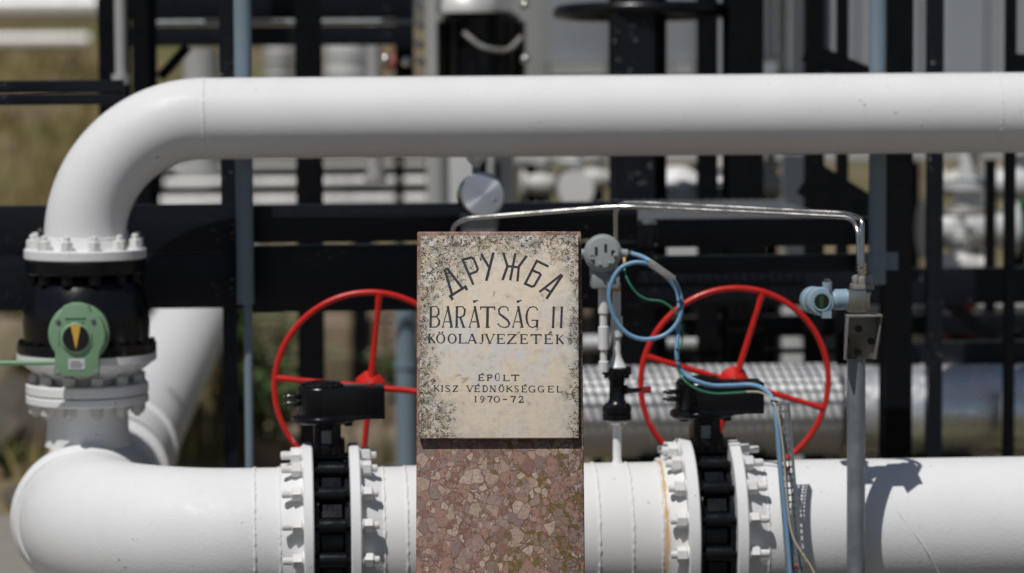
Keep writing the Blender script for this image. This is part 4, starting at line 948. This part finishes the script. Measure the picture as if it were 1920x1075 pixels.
# ================================================================== FAR BACKGROUND
# grey ribbed building on stilts
YW = 11.0; zb = az(300, YW, 1760); x0, x1 = ax(962, YW, 100), ax(2600, YW, 100); bw = thing('equipment_container', ((x0+x1)/2, YW+2, zb), 'grey ribbed metal cabin raised on legs behind the black columns', 'cabin')
m = MB(); out = []; x = x0+.18
while x < x1:
    for dx, dy in ((0, 0), (.16, 0), (.18, .03), (.26, .03)): out.append((min(x+dx, x1), YW+dy))
    x += .28
pts = out+[(x1, YW+3.5), (x0+.18, YW+3.5)]
m.prism([V((a, b, zb+.12)) for a, b in pts], (0, 0, 3.2)); m.build('wall', 'grey_siding', bw, smooth=False)
m = MB(); m.box(x0, x1, YW-.05, YW+3.55, zb, zb+.118); m.build('floor_frame', 'pale_siding', bw, bevel=.01)
m = MB(); m.box(x0, x0+.14, YW-.05, YW+.3, zb+.12, zb+3.2); m.build('corner_post', 'light_grey_paint', bw, bevel=.01)
for px0, px1 in ((1020, 1143), (1252, 1306)):
    a, b = at(px0, 10, YW-.02), at(px1, 118, YW-.02); m = MB(); m.box(a.x, b.x, YW-.045, YW-.001, b.z-.0, b.z+1.3); f = m.build('door_panel', 'grey_siding', bw, bevel=.006)
    m = MB(); m.box(a.x+.02, b.x-.02, YW-.10, YW-.046, b.z-.05, b.z-.005); m.build('sill', 'light_grey_paint', f)
for px in (1000, 1330, 1700, 2050):
    x = ax(px, YW+.3); m = MB(); m.box(x-.06, x+.06, YW+.3, YW+.42, -.05, zb-.001); m.build('leg', 'dull_black_paint', bw)
# pale strips and tubes in front of the cabin
def vtube(px0, px1, pya, pyb, Y, mat, label, kind='tube', group='pale pipes standing behind the overhead pipe', name='standing_pipe'):
    xm = (px0+px1)/2; z1_ = az(pya, Y, xm); z0 = az(pyb, Y, xm); x0, x1 = ax(px0, Y, (pya+pyb)/2), ax(px1, Y, (pya+pyb)/2); r = (x1-x0)/2; xc = (x0+x1)/2
    t = thing(name, (xc, Y, z0), label, 'pipe' if kind == 'tube' else 'panel', group)
    m = MB()
    if kind == 'tube':
        m.tube([V((xc, Y, z0)), V((xc, Y, z1_))], r, 24); m.build('shaft', mat, t); MB().lathe((xc, Y, z0), Z, [(r*1.6, 0), (r*1.6, .03)], 24).build('flange', mat, t)
        MB().lathe((xc, Y, z0+(z1_-z0)*.62), Z, [(r*1.12, 0), (r*1.12, .02)], 24).build('coupling', mat, t)
    else:
        m.box(x0, x1, Y, Y+r*1.3, z0, z1_); m.build('body', mat, t, bevel=.012)
        m = MB(); m.box(x0+r*.15, x1-r*.15, Y-.006, Y-.0005, z0+.03, z1_-.03); m.build('front_panel', mat, t, bevel=.003)
    return t
vtube(214, 236, -200, 158, 6.9, 'light_grey_paint', 'slim grey pipe in front of the black column pair at upper left')
vtube(345, 411, 92, 330, 9.5, 'light_grey_paint', 'stout grey pipe behind the white pipe bend at upper left')
vtube(688, 715, -200, 340, 8.6, 'light_grey_paint', 'slim grey pipe crossing the upper left frame, right of the black column')
vtube(800, 838, -200, 860, 8.8, 'light_grey_paint', 'grey pipe just left of the dark drum, reaching below the overhead pipe')
vtube(1432, 1456, -200, 116, 8.4, 'pale_siding', 'pale pipe stub hanging right of the widest black column')
vtube(1458, 1476, -200, 150, 8.8, 'bracket_steel', 'brownish thin pipe right of the pale pipe stub')
vtube(1489, 1513, -200, 150, 8.2, 'pale_siding', 'pale pipe left of the column with diagonal braces')
vtube(1546, 1558, -200, 150, 7.6, 'blue_grey_paint', 'thin blue pipe right of the column with diagonal braces')
vtube(1468, 1512, 290, 930, 8.05, 'pale_siding', 'white box post seen above the deck and again through the right red handwheel', 'box', None, 'box_post')
vtube(742, 782, 560, 900, 8.2, 'blue_grey_paint', 'pale grey pipe rising just left of the memorial stone', group=None)
# white cabinet under the overhead pipe
a, b = at(806, 296, 8.8), at(966, 392, 8.8); t = thing('white_cabinet', ((a.x+b.x)/2, 8.9, b.z-.3), 'white metal cabinet behind the round gauge', 'cabinet')
m = MB(); m.box(a.x+.06, b.x, 8.8, 9.3, b.z-.5, a.z+.25); m.build('body', 'pale_siding', t, bevel=.008)
m = MB(); m.box(a.x+.08, b.x-.02, 8.785, 8.7995, b.z-.45, a.z+.22); d_ = m.build('door', 'pale_siding', t, bevel=.004)
m = MB(); m.box(b.x-.08, b.x-.06, 8.765, 8.7845, b.z+.05, b.z+.17); m.build('handle', 'dial_black', d_)
for x in (a.x+.1, b.x-.05): MB().box(x-.02, x+.02, 8.85, 8.9, 0, b.z-.5).build('leg', 'dull_black_paint', t)
# dark drum with a silver dome at the top
a = at(902, 20, 7.9); t = thing('pump_motor', (a.x, 7.9, a.z-1), 'dark drum shaped motor with a silver top at the upper edge, right of centre', 'motor')
m = MB(); m.lathe((a.x, 7.9, a.z-.27), Z, [(.09, 0), (.13, .02), (.13, .25), (.10, .27)], 40); m.cyl((a.x, 7.9, .0), (a.x, 7.9, a.z-.27), .02, n=12)
for i in range(14):
    q_ = 2*math.pi*i/14; m.obox((a.x+math.cos(q_)*.137, 7.9+math.sin(q_)*.137, a.z-.135), V((math.cos(q_), math.sin(q_), 0))*.010, V((-math.sin(q_), math.cos(q_), 0))*.004, Z*.10)
m.build('body', 'valve_black', t)
m = MB(); m.lathe((a.x-.05, 7.82, a.z-.005), Z, [(.10, 0), (.10, .03), (.07, .07), (.03, .09), (0, .092)], 32); m.build('dome', 'bright_cladding', t)
metal('polished', (.85, .82, .76), .14, 0, 0)
for px, py in ((983, 8), (984, 112), (786, 8), (787, 48), (786, 84), (788, 117), (722, 112), (762, 116)):  # polished balls added only to give sun glints
    c = at(px, py, 7.75); m = MB(); m.ball(c, .017, 16); m.cyl(c+V((0, .01, 0)), c+V((0, .06, 0)), .010, n=10); m.build('glint_ball', 'polished', t)
m = MB(); m.tube(spline([at(870, 62, 7.75), at(905, 88, 7.7), at(950, 94, 7.7), at(978, 70, 7.75)], 6), .008, 8); m.build('hose', 'bracket_steel', t)
# silver pipes over the slope and beyond
GS = 'silver pipes in the far background'
xpipe(-700, 182, -12, 42, 20.0, 'bright_cladding', 'broad silver pipe along the top left corner', group=GS, bands=1.5, support=False)
xpipe(-700, 166, 63, 92, 21.0, 'bright_cladding', 'slimmer silver pipe below the one in the top left corner', group=GS, bands=1.5, support=False)
xpipe(308, 800, 333, 353, 12.2, 'bright_cladding', 'bright silver pipe seen under the overhead pipe, the upper of two', group=GS, bands=1.2)
xpipe(300, 800, 366, 388, 11.6, 'bright_cladding', 'bright silver pipe just above the black beam, the lower of two', group=GS, bands=1.2)
channel(290, 820, 290, 402, 15.5, 'dark girder sheet added as backing behind the two bright silver pipes', 'dull_black_paint', group=None)  # dark backing put in to blacken the gaps between the pipes
xpipe(300, 800, 303, 317, 14.0, 'old_white_paint', 'cream pipe close under the overhead pipe, behind the silver ones', group=None, bands=1.4)
xpipe(1600, 2300, 557, 586, 8.3, 'pale_siding', 'white pipe crossing behind the black columns at right', group='white pipes behind the columns', bands=.8)
xpipe(1090, 1330, 628, 658, 8.6, 'pale_siding', 'white pipe seen through the left side of the right red handwheel', group='white pipes behind the columns', bands=.6)
# white flanged vessel end right of the broad column
c = at(1272, 352, 8.6); t = thing('vessel', (c.x, 8.6, c.z-.4), 'white round vessel end with ribs, under the overhead pipe right of the broad column', 'vessel')
m = MB(); m.lathe(c+V((0, .5, -.03)), -Y_, [(.085, 0), (.085, .42), (.105, .43), (.105, .47), (.080, .48), (.080, .52), (.098, .53), (.098, .57), (.06, .60), (0, .61)], 48); m.build('shell', 'white_paint_plain', t)
m = MB(); m.box(c.x-.1, c.x+.1, 8.5, 9.0, c.z-.30, c.z-.13); m.build('saddle', 'pale_siding', t); MB().box(c.x-.05, c.x+.05, 8.6, 8.8, 0, c.z-.3).build('leg', 'dull_black_paint', t)
# plates lying at the deck
a, b = at(1226, 393, 7.1), at(1400, 414, 7.1); m = MB(); m.box(a.x, b.x, 7.0, 7.4, zd-.06, zd+.018); m.box(a.x+.1, a.x+.13, 6.995, 7.41, zd+.0185, zd+.026); m.box(a.x+.3, a.x+.33, 6.995, 7.41, zd+.0185, zd+.026)
tag(m.build('floor_plate', 'pale_siding', origin=((a.x+b.x)/2, 6.9, zd), bevel=.003), 'pale steel plate lying at the back of the grating deck', 'plate')
# small valves and fittings
def small_valve(px, py, Y, s_, body, wheel, label, group=None, axis='x'):
    c = at(px, py, Y); t = thing('gate_valve', (c.x, Y, c.z-.1*s_), label, 'valve', group); A_ = X if axis == 'x' else Y_
    m = MB(); m.lathe(c-A_*.10*s_, A_, [(.06*s_, 0), (.06*s_, .02*s_), (.035*s_, .025*s_), (.045*s_, .07*s_), (.055*s_, .10*s_), (.045*s_, .13*s_), (.035*s_, .175*s_), (.06*s_, .18*s_), (.06*s_, .2*s_)], 24)
    m.lathe(c, Z, [(.035*s_, 0), (.03*s_, .08*s_), (.05*s_, .085*s_), (.05*s_, .1*s_), (.022*s_, .11*s_), (.015*s_, .17*s_)], 20); m.build('body', body, t)
    m = MB(); wc = c+Z*.175*s_; m.torus(wc, Z, .075*s_, .010*s_, 32, 8); m.cyl(wc-X*.07*s_, wc+X*.07*s_, .008*s_, n=8); m.cyl(wc-Y_*.07*s_, wc+Y_*.07*s_, .008*s_, n=8); m.build('handwheel', wheel, t)
    m = MB(); m.tube([V((c.x, Y, 0)), V((c.x, Y, c.z-.03*s_))], .03*s_, 12); m.build('support', 'dull_black_paint', t)
    return t
GV = 'small valves among the far machinery'
small_valve(747, 118, 11.0, .62, 'rust_red_paint', 'rust_red_paint', 'red hydrant-like valve just above the overhead pipe')
small_valve(1815, 430, 8.6, 1.7, 'pale_siding', 'old_white_paint', 'largest white valve between the slim black columns at right', GV)
small_valve(1812, 345, 9.6, 1.2, 'old_white_paint', 'rust_red_paint', 'white valve with a red wheel close under the overhead pipe at right', GV)
small_valve(1908, 345, 9.0, 1.3, 'pale_siding', 'dial_black', 'white valve with a black wheel close to the right edge', GV)
small_valve(1912, 436, 8.8, .6, 'bright_green_paint', 'bright_green_paint', 'bright green valve at the right edge', GV)
small_valve(1240, 578, 9.2, .9, 'bright_green_paint', 'bright_green_paint', 'bright green valve glimpsed at the top left of the right red handwheel', GV)
small_valve(1075, 352, 9.0, 1.1, 'white_paint_plain', 'dial_black', 'white valve with a dark opening left of the broad chipped column', GV, 'y')
small_valve(1020, 345, 9.6, .9, 'old_white_paint', 'blue_paint', 'pale valve with a blue wheel beside the white cabinet', GV)
small_valve(1120, 335, 9.8, .9, 'old_white_paint', 'bracket_steel', 'silver valve with a steel wheel beside the broad chipped column', GV)
small_valve(1350, 350, 8.6, .8, 'bright_cladding', 'rust_red_paint', 'silver valve between two black columns under the overhead pipe', GV)
small_valve(1445, 350, 8.9, .9, 'bracket_steel', 'rust_red_paint', 'rusty brown valve beside the white box post', GV)
small_valve(1812, 610, 8.0, .8, 'rust_red_paint', 'rust_red_paint', 'small red valve under the white pipe at right', GV)
small_valve(1800, 500, 8.4, 1.1, 'bright_cladding', 'bracket_steel', 'silver valve below the largest white valve at right', GV)
small_valve(1695, 620, 8.0, .9, 'old_white_paint', 'dial_black', 'dull white valve beside the drilled bracket', GV)
# tanks in the gap at upper middle
def tank(px0, px1, py0, py1, Y, mat, label, lid):
    xm = (px0+px1)/2; c = at(xm, py1, Y); r = (ax(px1, Y, py1)-ax(px0, Y, py1))/2; h_ = az(py0, Y, xm)-c.z
    t = thing('storage_tank', (c.x, Y, c.z), label, 'tank', 'tanks in the far background')
    MB().lathe((c.x, Y, c.z-.4), Z, [(r, .36), (r, h_+.4), (r*.8, h_+.4+r*.2), (0, h_+.4+r*.3)], 40).build('shell', mat, t)
    for q_ in (.35, .75): MB().torus((c.x, Y, c.z+h_*q_), Z, r, .012, 48, 6).build('hoop', lid, t)
tank(612, 688, 80, 175, 14.5, 'pale_siding', 'white tank in the gap above the overhead pipe at centre left', 'light_grey_paint')
tank(496, 552, 92, 170, 16.0, 'light_grey_paint', 'grey tank in the gap beside the left pale blue post', 'light_grey_paint')
# deck plates added high up out of the frame to shade the ground behind
def deck(x0, x1, y0, y1, z, label):
    m = MB(); m.box(x0, x1, y0, y1, z, z+.012)
    y = y0
    while y < y1: m.box(x0, x1, y, y+.06, z-.1, z-.001); y += .9
    tag(m.build('unseen_shade_deck', 'dull_black_paint', origin=((x0+x1)/2, (y0+y1)/2, z), smooth=False), label, 'deck', 'unseen decks added for shade')
deck(-1.65, -1.1, 9.3, 16., 2.75, 'unseen black deck added to shade the ground at left')
deck(1.15, 1.8, 7.0, 9.8, 3.1, 'unseen black deck added to shade the area behind the columns at right')
# ================================================================== GROUND DETAIL
m = MB(); m.box(-4.2, ax(140, 6.4, 900), 4.3, 8.9, -.2, .10); sb_ = m.build('concrete_slab', 'concrete', bevel=.02, origin=(-3, 6, 0)); tag(sb_, kind='structure')
def surf(x, y):
    z = gz(x, y)
    if ax(470, y, 700) < x < ax(790, y, 700) and 10.0 < y < 13.9:
        i = min(5, int((y-10.0)/.55)); z = max(z, .03+i*.115+max(0, gz(x, 10.0+i*.55)*.6))
    if x < ax(140, 6.4, 900) and y < 8.9: z = max(z, .10)
    return z
def hit(px, py):
    Y = 5.8
    while Y < 60:
        p = at(px, py, Y)
        if p.z <= surf(p.x, p.y): return p
        Y += .02
    return p
def rock(c, rx, ry, rz, label, mat='rock', seed=0):
    rnd = random.Random(seed); bm = bmesh.new(); bmesh.ops.create_icosphere(bm, subdivisions=3, radius=1)
    from mathutils import noise as NZ
    for v in bm.verts:
        k_ = 1+.35*NZ.noise(v.co*1.3+V((seed, 0, 0)))+.12*NZ.noise(v.co*4+V((0, seed, 0))); v.co = V((v.co.x*rx*k_, v.co.y*ry*k_, v.co.z*rz*k_))
    me = bpy.data.meshes.new('boulder'); bm.to_mesh(me); bm.free(); me.shade_smooth(); me.set_sharp_from_angle(angle=R(30)); me.materials.append(MAT[mat])
    o = bpy.data.objects.new('boulder', me); COL.objects.link(o); o.location = c; tag(o, label, 'boulder', 'boulders at the left edge')
for i, (px, py, Y, a, b, c_, lb) in enumerate(((28, 800, 9.6, .26, .3, .20, 'dark boulder at the left edge beside the flanged stub'), (10, 700, 11.4, .34, .4, .26, 'pale boulder at the left edge below the green actuator shaft'), (62, 905, 8.7, .10, .12, .07, 'small boulder behind the white elbow at the left'))):
    p = hit(px, py+40); rock((p.x, p.y, p.z+c_*.4), a, b, c_, lb, 'rock' if i != 1 else 'worn_stone', i*5+1)
# stone steps behind the left red wheel
st = thing('stone_steps', (ax(690, 11, 700), 11, 0), 'worn stone steps behind the left red handwheel', 'steps')
for i in range(6):
    y0 = 10.0+i*.55; x0, x1 = ax(470, y0, 700), ax(790, y0, 700); z_ = .03+i*.115+max(0, gz((x0+x1)/2, y0)*.6)
    m = MB(); k_ = 5
    for j in range(k_):
        a, b = x0+(x1-x0)*j/k_, x0+(x1-x0)*(j+1)/k_; m.box(a+.006, b-.006, y0+random.uniform(-.03, .03), y0+.62, -.2, z_+random.uniform(-.015, .015))
    m.build('step', 'worn_stone', st, bevel=.02)
# grass on the slope (stuff) and leafy weeds
def blades(name, spots, n, mat, hmin, hmax, wd_):
    vs, fs = [], []
    for (cx, cy, rx, ry, dens) in spots:
        for _ in range(int(n*dens)):
            x, y = random.gauss(cx, rx), random.gauss(cy, ry); z = gz(x, y)-.01; a = random.uniform(0, 6.28); h_ = random.uniform(hmin, hmax); l_ = random.uniform(.1, .6)*h_; b = random.uniform(0, 6.28)
            u = V((math.cos(a), math.sin(a), 0))*wd_*random.uniform(.6, 1.3); p = V((x, y, z)); q1 = p+V((math.cos(b)*l_*.4, math.sin(b)*l_*.4, h_*.6)); q2 = p+V((math.cos(b)*l_, math.sin(b)*l_, h_))
            k_ = len(vs); vs += [p-u, p+u, q1+u*.7, q1-u*.7, q2]; fs += [(k_, k_+1, k_+2, k_+3), (k_+3, k_+2, k_+4)]
    m = MB(); m.v = vs; m.f = fs; me = bpy.data.meshes.new(name); me.from_pydata(vs, [], fs); me.materials.append(MAT[mat])
    o = bpy.data.objects.new(name, me); COL.objects.link(o); return o
sp_l = []
for _ in range(150):
    Y = random.uniform(11, 34); px = random.uniform(-60, 430); sp_l.append((ax(px, Y, 200), Y, .3, .4, 1))
tag(blades('grass', sp_l, 120, 'grass_blades', .06, .22, .010), kind='stuff')
def weed(px, py, Y, s_, label):
    b = hit(px, py); vs, fs = [], []
    t = thing('weed', b, label, 'weed', 'leafy weeds on the dry ground'); m = MB()
    for i in range(16):
        a = random.uniform(0, 6.28); h_ = s_*random.uniform(.5, 1); tip = b+V((math.cos(a)*s_*.5, math.sin(a)*s_*.5, h_)); m.tube([b, (b+tip)/2+V((0, 0, s_*.15)), tip], [.006, .004, .002], 5)
        for j in range(9):
            p = b.lerp(tip, .3+.08*j)+V((0, 0, s_*.1)); q_ = random.uniform(0, 6.28); d = V((math.cos(q_), math.sin(q_), random.uniform(-.2, .6)))*s_*random.uniform(.12, .24); sd = d.cross(Z)*.35; k_ = len(vs); vs += [p, p+d*.5+sd, p+d, p+d*.5-sd]; fs += [(k_, k_+1, k_+2, k_+3)]
    m.build('stems', 'weed_leaves', t)
    me = bpy.data.meshes.new('foliage'); me.from_pydata([v-b for v in vs], [], fs); me.materials.append(MAT['weed_leaves']); o = bpy.data.objects.new('foliage', me); COL.objects.link(o); o.parent = t
weed(500, 850, 9.0, .42, 'tall leafy weed right of the thin blue rod')
weed(516, 765, 10.2, .4, 'leafy weed behind the left edge of the left red handwheel')
weed(745, 745, 10.6, .25, 'low leafy weed left of the memorial stone')
weed(465, 660, 13.5, .4, 'leafy weed just under the black beam beside the left blue post')
weed(20, 640, 13.0, .3, 'small weed under the beam at the left edge')
weed(15, 900, 9.0, .18, 'small weed by the boulders at the left edge')
